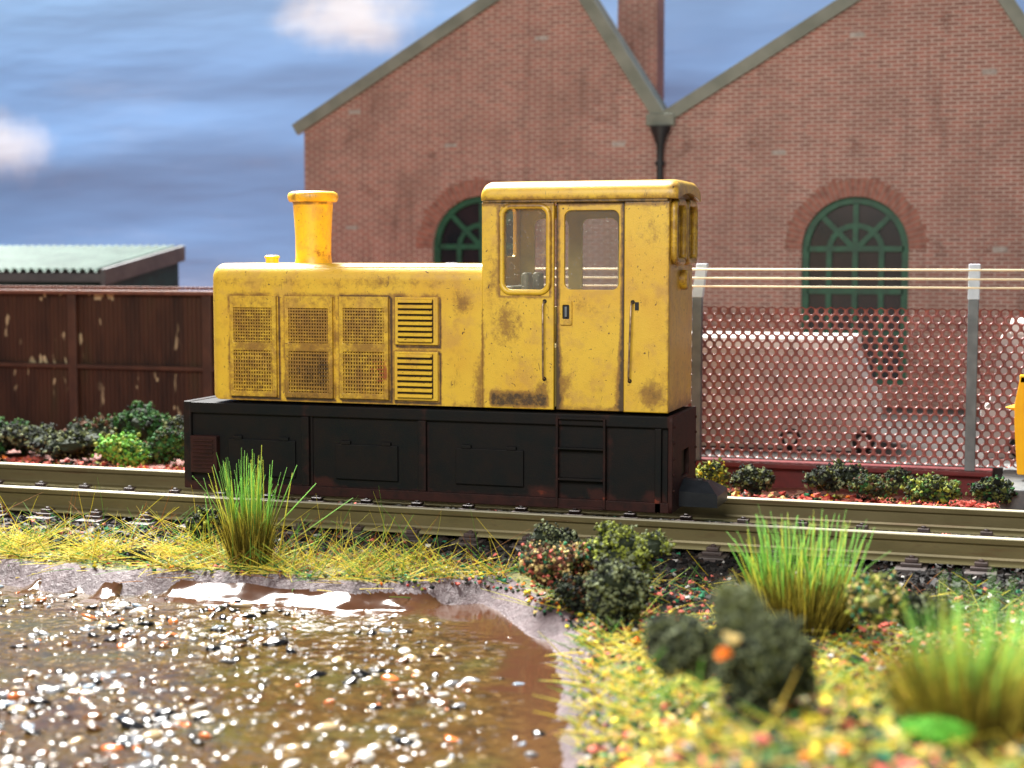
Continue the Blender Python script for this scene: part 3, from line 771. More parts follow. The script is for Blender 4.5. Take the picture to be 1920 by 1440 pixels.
ICO = bmesh.new(); bmesh.ops.create_icosphere(ICO, subdivisions=2, radius=1)
IV = [v.co.copy() for v in ICO.verts]; IF = [tuple(v.index for v in f.verts) for f in ICO.faces]; ICO.free()
def bush(name, c, rx, ry, rz, mats, weights, n, size, label, group, lobes=8, seed=1):
    """foam-foliage bush: dark core lumps covered with irregular crumbs"""
    r = random.Random(seed); cr = Crumbs(); L = []; n = int(n*1.7); size *= .92
    c = Vector(c)
    for k in range(lobes):
        a = r.uniform(0, 2*PI); e = r.uniform(-.35, .9); q = r.uniform(.35, .68)
        o = Vector((math.cos(a)*math.cos(e)*q*rx, math.sin(a)*math.cos(e)*q*ry, math.sin(e)*q*rz))
        L.append((c+o, r.uniform(.26, .54)))
    L.append((c, .58))
    b0 = c.z-rz
    for (p, s) in L:     # cores
        b = len(cr.V); so = Vector((r.uniform(0, 9),)*3)
        for v in IV:
            k = 1+.25*noise.noise(v*1.6+so)
            q = Vector((p.x+v.x*rx*s*.74*k, p.y+v.y*ry*s*.74*k, p.z+v.z*rz*s*.74*k)); q.z = max(q.z, b0)
            cr.V.append(tuple(q))
        for f in IF: cr.F.append(tuple(b+i for i in f)); cr.I.append(0)
    S = []
    for (p, s) in L:
        for k in range(9):
            d = Vector((r.gauss(0, 1), r.gauss(0, 1), r.gauss(0, 1))).normalized()
            S.append((p+Vector((d.x*rx, d.y*ry, d.z*rz))*s*.82, r.uniform(.13, .25)))
    for k in range(n):
        p, s = S[r.randrange(len(S))]
        d = Vector((r.gauss(0, 1), r.gauss(0, 1), r.gauss(0, 1))).normalized()
        q = s*r.uniform(.55, 1.15)
        P = Vector((p.x+d.x*rx*q, p.y+d.y*ry*q, p.z+d.z*rz*q))
        if P.z < b0: continue
        h = (P.z-b0)/(2*rz)
        w = list(weights)
        cr.add(P, size*r.uniform(.4, 1.0), pick(w))
        if r.random() < .35:
            cr.add(P+d*size*r.uniform(.8, 1.8), size*r.uniform(.35, .7), pick(w))
    root = (c.x, c.y, b0)
    o = pyobj(name, cr.V, cr.F, mats, cr.I, loc=root)
    return tag(o, label, 'bush', group)
def bush_px(u, vt, vb, hw, Y, *a, **k):
    if Y is None: Y = hit(u, vb-6).y+.25
    t = at(u, vt, Y); b = at(u, vb, Y); s = (at(u+hw, vb, Y)-at(u-hw, vb, Y)).length/2
    return bush(k.pop('name', 'foam_bush'), ((t.x+b.x)/2, Y, (t.z+b.z)/2), s, s*k.pop('dep', .8), (t.z-b.z)/2, *a, **k)
DK = ['turf_dark', 'turf_black', 'turf_olive', 'turf_greygreen']
g1 = 'foam bushes between the pond and the rails'
bush_px(1165, 1040, 1192, 76, 20.6, DK, (3, 2, 1.6, 4), 2600, .05, 'dark grey-green foam bush at the water bank, in front of the yellow-green one', g1, seed=3)
bush_px(1160, 976, 1090, 84, 22.1, ['turf_dark', 'turf_olive', 'turf_lime', 'turf_greygreen'], (1.5, 3, 3.2, 1.5), 2400, .05, 'yellow-green foam bush right against the near rail', g1, seed=4)
bush_px(1040, 980, 1060, 50, 23.0, DK, (3, 2, .6, 2.5), 1200, .045, 'small dark grey foam bush behind the cream and pink one', g1, seed=5)
bush_px(1030, 1012, 1110, 78, 21.8, ['turf_brown', 'turf_cream', 'turf_olive', 'turf_pink', 'turf_dark', 'turf_teal'], (3, 2.2, 2.2, 1.5, 3, .7), 1700, .055, 'mottled foam bush of cream, pink and brown crumbs at the pond corner', g1, seed=6)
bush_px(1095, 1075, 1165, 62, 21.2, ['turf_black', 'turf_dark', 'turf_olive', 'turf_brown'], (3, 3, 1, 1.2), 1300, .05, 'low blackish foam bush below the mottled one, by the mud rim', g1, seed=7)
bush_px(388, 940, 1050, 40, 24.0, ['turf_black', 'turf_olive', 'turf_lime', 'turf_dark'], (2.2, 3, 1.6, 2), 900, .05, 'upright olive foam sprig beside the tall green grass tuft', g1, seed=8, dep=.7)
bush_px(122, 1004, 1042, 32, None, ['turf_black', 'turf_dark', 'turf_olive'], (5, 1, .3), 420, .035, 'black foam lump lying in the straw grass near the left edge', g1, seed=9)
bush_px(252, 1024, 1066, 33, None, ['turf_black', 'turf_dark', 'turf_olive'], (5, 1, .3), 450, .035, 'black foam lump on the mud rim, in front of the straw grass', g1, seed=10)
g2 = 'foam bushes in the foreground'
bush_px(1425, 1125, 1385, 104, 12.4, DK, (2.6, 2, 1.8, 3.2), 4200, .036, 'tall dark foam bush in the foreground with orange and cream crumbs', g2, seed=12, lobes=10)
bush_px(1275, 1145, 1300, 84, 13.0, DK, (3, 2.0, 1.3, 3), 2400, .036, 'rounded grey-green foam bush left of the tall dark one', g2, seed=13)
bush_px(1470, 1190, 1345, 58, 12.6, DK, (3, 3, 1, 1.5), 1600, .036, 'dark foam bush low on the right side of the tall one', g2, seed=14)
bush_px(1385, 1085, 1235, 56, 12.6, DK, (1, .4, 3, 5), 1700, .036, 'pale grey-green foam bush peeping above the tall dark bush', g2, seed=15)
bush_px(1645, 1078, 1185, 66, 19.0, ['turf_olive', 'turf_cream', 'turf_lime', 'turf_dark', 'turf_teal'], (2.5, 1.5, 2.5, 2.5, .6), 1600, .05, 'loose yellow-green foam bush right of the middle grass tuft', g2, seed=16)
bush_px(1738, 1110, 1190, 50, 19.0, ['turf_dark', 'turf_black', 'turf_olive', 'turf_greygreen'], (3, 3, 1, 1.5), 900, .05, 'dark foam bush beside the loose yellow-green one', g2, seed=17)
for (u, v, mt, lb, Yc, r_) in ((1355, 1228, 'turf_orange', 'orange foam crumb stuck on the tall dark bush', 11.55, .055), (1372, 1196, 'turf_cream', 'cream foam crumb stuck on the tall dark bush', 11.6, .05)):
    cr = Crumbs(); p = at(u, v, Yc)
    for k in range(9): cr.add(p+Vector((rnd.uniform(-.04, .04), rnd.uniform(-.03, .03), rnd.uniform(-.03, .03))), r_*.6, 0)
    tag(pyobj('foam_crumb', cr.V, cr.F, [mt], cr.I, loc=p), lb, 'crumb')
p = hit(1755, 1404); p.z += .13
cr = Crumbs()
for k in range(700):
    d = Vector((rnd.gauss(0, 1), rnd.gauss(0, 1), rnd.gauss(0, 1))).normalized()*rnd.uniform(.5, 1)
    cr.add((p.x+d.x*.25, p.y+d.y*.17, p.z+d.z*.08), .036, 0)
tag(pyobj('green_foam_clump', cr.V, cr.F, ['turf_neon'], cr.I, loc=(p.x, p.y, p.z-.1)), 'bright green flat foam clump in the near right corner', 'foam clump')
# background bushes
g3 = 'foam bushes along the brown fence'
GR = ['turf_dark', 'turf_green', 'turf_midgreen', 'turf_black']
for i, (u, vt, vb, hw, Y, mats, w, lb) in enumerate((
    (20, 775, 868, 62, 32.5, GR, (1, 3, 3, 1), 'mid green foam bush at the left edge by the brown fence'),
    (-60, 790, 868, 60, 31, GR, (1, 3, 3, 1), 'green foam bush cut by the left edge of the picture'),
    (120, 800, 872, 88, 30.6, DK, (3, 3, 1.6, 2.2), 'wide dark olive foam bush, second from the left edge'),
    (60, 795, 850, 60, 31.6, DK, (3, 3, 1, 1), 'dark foam bush between the left-edge bush and the wide olive one'),
    (190, 780, 850, 60, 32.3, ['turf_dark', 'turf_green', 'turf_olive', 'turf_brown'], (3, 1, 2, 1), 'dark bush against the fence behind the wide olive one'),
    (232, 812, 884, 48, 29.9, ['turf_bright', 'turf_green', 'turf_lime', 'turf_midgreen'], (3, 1.5, 2, 1), 'bright green foam bush left of the locomotive, nearest the rail'),
    (262, 762, 850, 52, 32.4, GR, (1, 3.5, 2, 1), 'tall deep green foam bush against the brown fence'),
    (308, 800, 880, 40, 30.6, ['turf_midgreen', 'turf_green', 'turf_dark', 'turf_olive'], (2, 2, 2, 1), 'mid green foam bush between the bright one and the locomotive'),
    (345, 778, 870, 44, 31.8, DK, (2, 2, 1.5, 1.8), 'dusty dark foam bush half behind the black underframe'))):
    bush_px(u, vt, vb, hw, Y, mats, w, 800, .085, lb, g3, seed=30+i)
g4 = 'foam bushes along the red plinth'
for i, (u, vt, vb, hw, Y, mats, w, lb) in enumerate((
    (1328, 868, 932, 36, 30.2, ['turf_olive', 'turf_lime', 'turf_dark', 'turf_yellow'], (2, 3, 2, .8), 'yellow-green foam bush just behind the coupling'),
    (1415, 876, 936, 42, 30.6, DK, (3, 2, 2, 1), 'dark olive foam bush alone before the red plinth'),
    (1540, 872, 926, 36, 31.0, DK, (3, 2, 1, 1), 'dark foam bush left of the tallest one under the mesh'),
    (1588, 862, 924, 34, 31.4, DK, (3, 3, 2, .6), 'tallest dark foam bush by the red plinth'),
    (1640, 894, 934, 44, 30.8, ['turf_dark', 'turf_olive', 'turf_brown', 'turf_green'], (3, 2, 1, 1), 'low brown-green foam bush amid the pink rubble'),
    (1684, 880, 920, 24, 31.6, DK, (3, 3, 1, 1), 'smallest dark foam bush touching the red plinth'),
    (1745, 892, 948, 54, 30.0, ['turf_dark', 'turf_olive', 'turf_lime', 'turf_midgreen'], (3, 2, 1.6, 1.2), 'broad green foam bush right of the pink rubble'),
    (1862, 890, 950, 36, 30.1, ['turf_dark', 'turf_green', 'turf_olive', 'turf_black'], (3, 1, 2, 2), 'dark foam bush left of the concrete block'))):
    bush_px(u, vt, vb, hw, Y, mats, w, 750, .075, lb, g4, seed=50+i)

# scatter: ballast
cr = Crumbs(); mats = ['coal', 'coal_grey', 'coal_brown', 'turf_pink', 'stone_pale', 'turf_teal']
for k in range(17500):
    x = rnd.uniform(-21, 4.0); y = rnd.uniform(23.6, 29.2)
    if y < 24.5 and rnd.random() < .5: continue
    z = height(x, y, 9) if y > 24 else height(x, y)
    cr.add((x, y, z+rnd.uniform(0, .04)), rnd.uniform(.03, .075), pick((10, 2.4, 3.5, .25, .2, .25)), (1, 1, .8))
for k in range(4300):
    x = rnd.uniform(-5.2, 4.0); y = rnd.uniform(21.6, 24.2); z = height(x, y)
    cr.add((x, y, z+rnd.uniform(0, .04)), rnd.uniform(.03, .07), pick((8, 3, 3.5, 1.2, .8, .5)), (1, 1, .8))
tag(pyobj('ballast', cr.V, cr.F, mats, cr.I), 'black ballast chips between and beside the rails', 'ballast', kind='stuff')
# coloured turf crumbs
cr = Crumbs(); mats = ['turf_pink', 'turf_red', 'turf_yellow', 'turf_lime', 'turf_cream', 'turf_orange', 'turf_teal', 'turf_dark', 'turf_green', 'coal', 'stone_pale', 'turf_brown']
def scat(n, x0, x1, y0, y1, s0, s1, w, sdmin=.35, clump=.0, lift=.05):
    for k in range(n):
        x = rnd.uniform(x0, x1); y = rnd.uniform(y0, y1)
        sd = sdist(x, y) if y < 25 else 9
        if sd < sdmin+.2*noise.noise(Vector((x*2, y*2, 3))): continue
        if noise.noise(Vector((x*1.2, y*1.2, 8))) < clump-.5 : continue
        w2 = list(w); q = noise.noise(Vector((x*.9, y*.9, 20)))
        w2[0] *= max(.1, 1+3*q); w2[2] *= max(.1, 1-2.5*q); w2[9] *= max(.1, 1+2*noise.noise(Vector((x, y, 30))))
        cr.add((x, y, height(x, y, sd)+rnd.uniform(0, lift)), rnd.uniform(s0, s1), pick(w2), (1, 1, .75))
scat(12500, -7.5, 4, 9.3, 21.5, .018, .055, (2.6, 1.0, 3.0, 4.6, 2.6, .8, 1.4, 6.5, 5.0, 6.0, .7, 3), .28)
scat(3600, -6.0, 1.4, 9.3, 15.5, .035, .075, (3.4, .8, 3.6, 4.4, 4.4, .9, .8, 5, 3.5, 4.0, .7, 3), .2, .15, .08)
scat(1200, -5.5, .6, 17.5, 21.5, .035, .07, (5, 2, 2, 2.5, 3, 1, .8, 3.4, 2.5, 5.0, 1.5, 2.5), .4, .3, .08)
scat(2600, -18, -7.5, 21.6, 24.2, .02, .045, (1, .8, 2, 2, .8, .4, 4, 2, 4, 2, .3, 1.5), .42)
scat(1500, -9.5, -4, 19.5, 23, .02, .045, (2, 2, 1, 2, 1, .5, 3, 3, 3, 2, .5, 1.5), .3)
scat(7800, -25, 4, 28.8, 31.6, .04, .10, (9, 2.0, .3, .3, 1.8, .8, .2, 1.5, .4, 1.0, .2, 2), .3, .15, .08)
tag(pyobj('turf_crumbs', cr.V, cr.F, mats, cr.I), 'loose coloured foam crumbs scattered over the ground', 'turf', kind='stuff')
# pebbles
V = []; Fc = []; I = []; PM = ['peb_white', 'peb_cream', 'peb_grey', 'peb_orange', 'peb_black', 'peb_brown', 'peb_blue']
bmI = bmesh.new(); bmesh.ops.create_icosphere(bmI, subdivisions=2, radius=1); PV = [v.co.copy() for v in bmI.verts]; PF = [tuple(v.index for v in f.verts) for f in bmI.faces]; bmI.free()
cnt = 0
for k in range(11000):
    x = rnd.uniform(-16.5, -4.2); y = 10.5+11.6*rnd.random()**.8
    sd = sdist(x, y)
    if sd > -.12: continue
    den = .85 if x < -9 else .42
    if sd > -1.0 and x > -10: den = .10
    if rnd.random() > den*.50*(.50+1.3*noise.noise(Vector((x*.7, y*.7, 1)))): continue
    r = (.022+.062*rnd.random()**1.8)*(1+.6*sstep(18, 12, y))*(1.5 if rnd.random() < .12 else 1)
    a = rnd.uniform(0, 6.28); ca, sa = math.cos(a), math.sin(a); ex = rnd.uniform(1, 2.0); fl = rnd.uniform(.35, .7)
    so = Vector((rnd.uniform(0, 50), 0, 0)); b = len(V)
    tx, ty = rnd.uniform(-.35, .35), rnd.uniform(-.35, .35); rb = rnd.uniform(-.15, .32)*fl*1.6
    for v in PV:
        q = v*(1+.28*noise.noise(v*1.3+so))*r; qx, qy, qz = q.x*ex, q.y, q.z*fl
        qz += qx*tx+qy*ty
        V.append((x+qx*ca-qy*sa, y+qx*sa+qy*ca, .012-r*rb+qz))
    m = pick((3.2, 2.6, 2.4, 1.1, 8.5, 5.0, .9)) if x < -8 else pick((2.5, 2.5, 1.5, .7, 2.5, 2.5, .6))
    for f in PF: Fc.append(tuple(b+i for i in f)); I.append(m)
    cnt += 1
print('pebbles', cnt)
tag(pyobj('pebbles', V, Fc, PM, I, smooth=True), 'wet white, orange and black gravel set in the pond water', 'gravel', kind='stuff')

class Fib:
    def __init__(s): s.V = []; s.F = []; s.T = []; s.R = []; s.I = []
    def add(s, p, d, L, r, bend, mi=0, seg=4):
        d = Vector(d).normalized(); p = Vector(p); q = rnd.random(); prev = None
        bd = Vector((rnd.uniform(-1, 1), rnd.uniform(-1, 1), -.4))*bend
        for k in range(seg+1):
            t = k/seg; c = p+d*L*t+bd*L*t*t
            w = r*(1-.75*t)
            u = d.cross(Vector((.3, 1, .2))).normalized(); v = d.cross(u)
            b = len(s.V)
            for a in (0, 2.094, 4.189):
                s.V.append(tuple(c+u*math.cos(a)*w+v*math.sin(a)*w)); s.T.append(t); s.R.append(q)
            if prev is not None:
                for a in range(3): s.F.append((prev+a, prev+(a+1) % 3, b+(a+1) % 3, b+a)); s.I.append(mi)
            prev = b
    def build(s, name, mats, loc=None):
        return pyobj(name, s.V, s.F, mats, s.I, loc=loc, vattrs={'t': s.T, 'rnd': s.R}, smooth=True)
def tuft(u, v, z, H, R, n, spread, label, seed, rad=.0115, lean=(0, 0), nshort=.5, hs=.5):
    global rnd
    rnd = random.Random(seed); f = Fib(); c = hit(u, v)
    for k in range(n):
        a = rnd.uniform(0, 2*PI); q = math.sqrt(rnd.random())*R
        p = c+Vector((math.cos(a)*q, math.sin(a)*q*.8, -.05))
        s = spread*q/R*rnd.uniform(.5, 1.5)
        d = Vector((math.cos(a)*s+lean[0]+rnd.gauss(0, .06), math.sin(a)*s+lean[1]+rnd.gauss(0, .06), 1))
        f.add(p, d, H*(rnd.uniform(.5, 1.0) if rnd.random() < .7 else rnd.uniform(.85, 1.06)), rad*rnd.uniform(.6, 1.5), rnd.uniform(0, .10) if rnd.random() < .8 else rnd.uniform(.15, .4), 0, 6)
    for k in range(int(n*nshort*2)):
        a = rnd.uniform(0, 2*PI); q = math.sqrt(rnd.random())*R*1.15
        p = c+Vector((math.cos(a)*q, math.sin(a)*q*.8, -.05)); s = spread*1.5*q/R*rnd.uniform(.4, 1.4)
        f.add(p, Vector((math.cos(a)*s+rnd.gauss(0, .12), math.sin(a)*s+rnd.gauss(0, .1), 1)), H*hs*rnd.uniform(.6, 1.1), rad*.8, rnd.uniform(0, .1), 1)
    return tag(f.build('grass_tuft', ['tuft', 'tuft_olive'], c), label, 'grass tuft', 'tall static grass tufts')
t1 = tuft(468, 1058, .33, 1.84, .27, 150, .10, 'tall green grass tuft standing in front of the locomotive underframe', 5, nshort=2.0, hs=.5)
t2 = tuft(1500, 1180, .50, 1.62, .50, 190, .30, 'wide fanned grass tuft at the right, in front of the empty rails', 6, nshort=3.0, hs=.52, rad=.014)
t3 = tuft(1830, 1385, .96, 1.25, .36, 190, .34, 'blurred bushy grass tuft at the near right edge', 8, nshort=2.6, hs=.62, lean=(.12, 0), rad=.012)
# the loose long blades right of the first tuft
rnd = random.Random(21); f = Fib()
for (u0, v0, u1, v1) in ((500, 1050, 660, 932), (470, 1040, 594, 905), (520, 1060, 548, 885), (420, 1050, 385, 895), (400, 1060, 385, 925), (490, 1040, 560, 870), (395, 1100, 600, 1010)):
    a = at(u0, v0, 23.2); b = at(u1, v1, 23.4); f.add(a, b-a, (b-a).length, .02, .02)
o = f.build('grass_blades', ['tuft', 'tuft_olive'], at(470, 1060, 23.2)); tag(o, 'loose long green blades splayed out of the tall grass tuft', 'grass', kind='stuff')

f = Fib()
for (u0, v0, u1, v1, Y) in ((1190, 1330, 1300, 1262, 12.3), (1215, 1345, 1280, 1270, 12.2), (1275, 1355, 1350, 1275, 11.9), (1262, 1330, 1232, 1250, 12.2), (1300, 1340, 1318, 1235, 12.1), (1180, 1290, 1250, 1215, 12.6), (1560, 1350, 1640, 1270, 12.6), (1600, 1330, 1575, 1230, 12.8), (1530, 1300, 1600, 1255, 12.8)):
    a = at(u0, v0, Y); b = at(u1, v1, Y-.15); f.add(a, b-a, (b-a).length, .018, .03)
o = f.build('grass_blades', ['straw_green'], at(1250, 1330, 12.2)); tag(o, 'blurred loose green blades leaning across the foreground bushes', 'grass', kind='stuff')
# strewn straw fibres
rnd = random.Random(31); f = Fib()
LUMPS = [hit(122, 1036), hit(252, 1060)]
def straw(n, x0, x1, y0, y1, L0, L1, w, up, sdmin, rad=.0075, ylim=None):
    k = 0
    while k < n:
        k += 1
        x = rnd.uniform(x0, x1); y = rnd.uniform(y0, y1); sd = sdist(x, y) if y < 25 else 9
        if sd < sdmin or any((x-q.x)**2+(y-q.y+.25)**2 < .17 for q in LUMPS): continue
        if noise.noise(Vector((x*.9, y*1.3, 12))) < -.22: continue
        if y > 20 and -9.2 < x and rnd.random() < .35: continue
        a = rnd.gauss(0, .9)+(PI if rnd.random() < .5 else 0)
        e = abs(rnd.gauss(up[0], up[1]))
        f.add((x, y, height(x, y, sd)+.02), (math.cos(a)*math.cos(e), math.sin(a)*math.cos(e), math.sin(e)), rnd.uniform(L0, L1), rad*rnd.uniform(.8, 1.3), .15, pick(w))
straw(2600, -18.5, -12.6, 22.0, 23.5, .3, .95, (8, 3.2, 1.2), (.22, .25), .42)
straw(1300, -13.2, -7.6, 22.1, 23.6, .3, .85, (4.5, 3.0, 2.6), (.35, .3), .40)
straw(420, -18, -7.8, 22.6, 24.5, .5, 1.15, (5, 4, 2.2), (.6, .35), .42)
straw(260, -16, -7.6, 22.0, 23.0, .4, .9, (3, 7, 1.5), (.8, .35), .42)
straw(160, -17, -7.6, 21.6, 22.6, .3, .6, (4, 2, 2), (.05, .1), .1)
straw(500, -9, -4.8, 20, 23.6, .3, .8, (3, 3, 2), (.3, .3), .3)
straw(1400, -5.4, 4, 19, 24.2, .25, .7, (3, 3, 2), (.25, .3), .3)
straw(4300, -6.5, 4, 9.5, 19.5, .25, .65, (5, 4.2, 1.2), (.25, .3), .2, .010)
straw(1100, -6.0, -2.8, 15.0, 19.8, .25, .6, (6, 3, .8), (.3, .25), .15, .010)
tag(f.build('straw_grass', ['straw', 'straw_green', 'straw_rust']), 'yellow and green grass fibres strewn over the banks', 'grass', kind='stuff')

# ------------------------------------------------------------------ fences
WY = 37.0
wf = thing('wooden_fence', (-26, WY, .5), 'dark brown plank fence with paint splashes, left behind the locomotive', 'fence')
x0, x1 = -33, X(1120, WY); zt = 4.27
xr = -19.0
bm = bmesh.new(); xx = x0
while xx < xr:
    box(bm, xx, xx+.118, WY+.02+rnd.uniform(0, .006), WY+.1, .3, zt); xx += .13
box(bm, x0, xr, WY+.105, WY+.15, .3, zt-.01)
bmobj('planks', bm, 'wood', wf)
bm = bmesh.new(); xx = x0
while xx < xr: box(bm, xx, xx+.10, WY+.0, WY+.2, zt+.10, zt+.17, .01); xx += .135
bmobj('toothed_edge', bm, 'cap', wf)
bm = bmesh.new(); box(bm, x0, xr, WY-.24, WY+.13, zt-.03, zt+.075, .02); bmobj('capping', bm, 'cap', wf)
bm = bmesh.new(); box(bm, x0, xr, WY-.14, WY+.01, 2.26, 2.37, .015); bmobj('cross_rail', bm, 'woodframe', wf)
for x in (X(140, WY)-4.15, X(140, WY), X(140, WY)+4.02):
    bm = bmesh.new(); box(bm, x-.13, x+.13, WY-.16, WY+.012, .3, zt-.03, .02); bmobj('post', bm, 'woodframe', wf)
# the hut
HA = -29.9-4; HB = X(338, 45.5)
hut = thing('lean_to_hut', (-29, 43, .5), 'low hut with pale corrugated roof behind the brown fence', 'hut')
ya, yb = 41.0, 45.6; za = Z(100, 508, 41); zb = Z(330, 464, 45.6)
xe0 = X(196, 41); 
bm = bmesh.new(); n = 38; rows = []
for k in range(n*8+1):
    x = -37+(xe0-.05+37)*k/(n*8); dzc = .06*math.cos(2*PI*k/8.0)
    rows.append([bm.verts.new((x, y, z+dzc)) for y, z in ((ya-.12, za+.03), (yb, zb+.03), (yb, zb-.01), (ya-.12, za-.01))])
for A, B in zip(rows, rows[1:]):
    for k in range(4): bm.faces.new((A[k], A[(k+1) % 4], B[(k+1) % 4], B[k]))
bm.faces.new(rows[0]); bm.faces.new(rows[-1])
hr = bmobj('corrugated_roof', bm, 'hutroof', hut, smooth=True, sharp=60)
def quadprism(pts, dx):
    bm = bmesh.new(); A = [bm.verts.new(p) for p in pts]; B = [bm.verts.new((p[0]+dx, p[1], p[2])) for p in pts]
    for k in range(len(A)): bm.faces.new((A[k], A[(k+1) % len(A)], B[(k+1) % len(A)], B[k]))
    bm.faces.new(A); bm.faces.new(B); return bm
bmobj('bargeboard', quadprism([(xe0-.04, ya-.1, za+.06), (xe0-.04, yb, zb+.06), (xe0-.04, yb, zb-.42), (xe0-.04, ya-.1, za-.42)], .14), 'hutedge', hut)
bm = bmesh.new(); box(bm, -37, xe0-.05, ya-.1, ya+.02, za-.32, za-.06); bmobj('fascia', bm, 'hutedge', hut)
bmobj('wall', quadprism([(-37, ya+.15, .4), (-37, yb-.05, .4), (-37, yb-.05, zb-.05), (-37, ya+.15, za-.05)], 37+xe0-.12), 'hutwall', hut)

# mesh fence
MY = 33.0
mf = thing('mesh_fence', (-3, MY, .6), 'red-brown diamond mesh fence with grey posts on a red plinth, right', 'fence')
zt_, zb_ = 4.13, 1.02; a = .2; rh = .142
bm = bmesh.new(); nseg = 12
def cellring(cx, cz, y):
    hexa = [(0, rh*2/3), (-a/2, rh/3), (-a/2, -rh/3), (0, -rh*2/3), (a/2, -rh/3), (a/2, rh/3)]
    O = []; Iq = []
    for k in range(6):
        p, q = hexa[k], hexa[(k+1) % 6]
        O += [p, ((p[0]+q[0])/2, (p[1]+q[1])/2)]
    wob = lambda x, z: .03*noise.noise(Vector((x*1.5, z*1.5, 0)))+.012*math.sin(x*2*PI/a)
    for (x, z) in O:
        l = math.hypot(x, z); Iq.append((x/l*.066, z/l*.068))
    f0 = [bm.verts.new((cx+x, y+wob(cx+x, cz+z)-.0, cz+z)) for x, z in O]
    f1 = [bm.verts.new((cx+x, y+wob(cx+x, cz+z)+.02, cz+z)) for x, z in Iq]
    f2 = [bm.verts.new((cx+x, y+wob(cx+x, cz+z)+.06, cz+z)) for x, z in Iq]
    for k in range(12):
        j = (k+1) % 12; bm.faces.new((f0[k], f0[j], f1[j], f1[k])); bm.faces.new((f1[k], f1[j], f2[j], f2[k]))
r = 0; z = zt_
while z > zb_:
    x = -7.9+(a/2 if r % 2 else 0)
    while x < 4.5: cellring(x, z, MY+.02); x += a
    z -= rh; r += 1
bmesh.ops.remove_doubles(bm, verts=bm.verts, dist=.002)
me = bpy.data.meshes.new('mesh_panel'); bm.to_mesh(me); bm.free(); link('mesh_panel', me, 'net', mf, smooth=True)
px_ = [X(1310, MY), X(1825, MY)]; px_ = [px_[0]-5.53, px_[0], px_[1], px_[1]+5.53]
for i, x in enumerate(px_):
    bm = bmesh.new(); box(bm, x-.10, x+.10, MY-.22, MY-.03, 1.0, 4.40, .015); po = bmobj('post', bm, 'post', mf)
    bm = bmesh.new(); box(bm, x-.11, x+.11, MY-.22, MY-.02, 4.402, 5.10, .015)
    for v in bm.verts:
        k = (v.co.z-4.4)/.7; v.co.y += .22*k; v.co.x += (.05 if i == 1 else 0)*k; v.co.z += 0
    bmobj('post_tip', bm, 'postlight', po)
for z, q in ((4.98, .03), (4.80, -.03), (4.63, -.08)):
    bm = bmesh.new(); tube(bm, [(-12, MY+q-.07, z), (4.6, MY+q-.07, z)], .021, 6); bmobj('line_wire', bm, 'cream', mf, smooth=True)
xend = X(1868, MY)
bm = bmesh.new(); box(bm, -8.2, xend-.04, MY-.12, MY+.3, .4, .90, .01); bmobj('plinth', bm, 'redwall', mf)
bm = bmesh.new(); box(bm, -8.2, xend, MY-.30, MY+.36, .901, 1.0, .015); bmobj('plinth_coping', bm, 'redwall', mf)
# parked vehicles behind the mesh
def van(name, x0, x1, y0, y1, prof, label, band, wheels, grp):
    v = thing(name, ((x0+x1)/2, (y0+y1)/2, 1.0), label, 'van', grp)
    bm = quadprism([], 0) if False else bmesh.new()
    A = [bm.verts.new((p[0], y0, p[1])) for p in prof]; B = [bm.verts.new((p[0], y1, p[1])) for p in prof]
    for k in range(len(A)): bm.faces.new((A[k], A[(k+1) % len(A)], B[(k+1) % len(A)], B[k]))
    bm.faces.new(A); bm.faces.new(B)
    bmobj('body', bm, 'vangrey', v)
    bm = bmesh.new(); box(bm, *band[0], y0-.06, y1+.06, *band[1], .05); bmobj('roof', bm, 'vanwhite', v)
    bm = bmesh.new(); box(bm, *band[2], y0-.03, y0+.02, *band[3], .02); bmobj('waist_strip', bm, 'vanwhite', v)
    for wx in wheels:
        bm = bmesh.new(); lathe(bm, (wx, 0, 1.24), [(.2, y0-.08), (.24, y0-.05), (.24, y0+.2), (.2, y0+.2)], 20, 'y'); w = bmobj('wheel', bm, 'tyre', v)
        bm = bmesh.new(); lathe(bm, (wx, 0, 1.24), [(.09, y0-.10), (.12, y0-.085)], 14, 'y'); bmobj('hub', bm, 'vanwhite', w)
    return v
VY = 35.2
xr_ = X(1640, VY); xt = X(1592, VY); xm = X(1625, VY)
zr = Z(1500, 640, VY); zw = Z(1500, 745, VY); zl = Z(1500, 842, VY)
van('parked_van', -11.5, xr_, VY, VY+2.2, [(-11.5, zl), (xr_, zl), (xr_, zw), (xm, zw+.15), (xt, zr), (-11.5, zr)], 'pale grey van with white roof parked behind the mesh fence', [(-11.5, xt+.05), (zr-.22, zr+.08), (-11.4, xm+.15), (zw-.2, zw)], (X(1485, VY), X(1632, VY)-.1, -9.5), 'vehicles parked behind the mesh fence')
xa_ = X(1850, VY); xb_ = X(1885, VY); xc_ = X(1915, VY)
van('parked_van', xa_, 3.5, VY, VY+2, [(xa_, zl-.05), (xa_, zw-.1), (xa_+.1, zw), (xb_-.1, zr+.1), (xb_+.2, zr+.42), (3.5, zr+.42), (3.5, zl-.05)], 'white-fronted van at the right edge behind the mesh, facing left', [(xb_+.1, 3.5), (zr+.2, zr+.5), (xa_-.08, xa_+1.1), (zw-.32, zw-.12)], (xa_+.75, 2.5), 'vehicles parked behind the mesh fence')
# yard surface behind the fence
bm = bmesh.new(); box(bm, -14, 6, 33.5, 45.9, .5, 1.0); tag(bmobj('yard', bm, 'coal_grey'), 'dark grey yard surface behind the mesh fence', kind='structure')
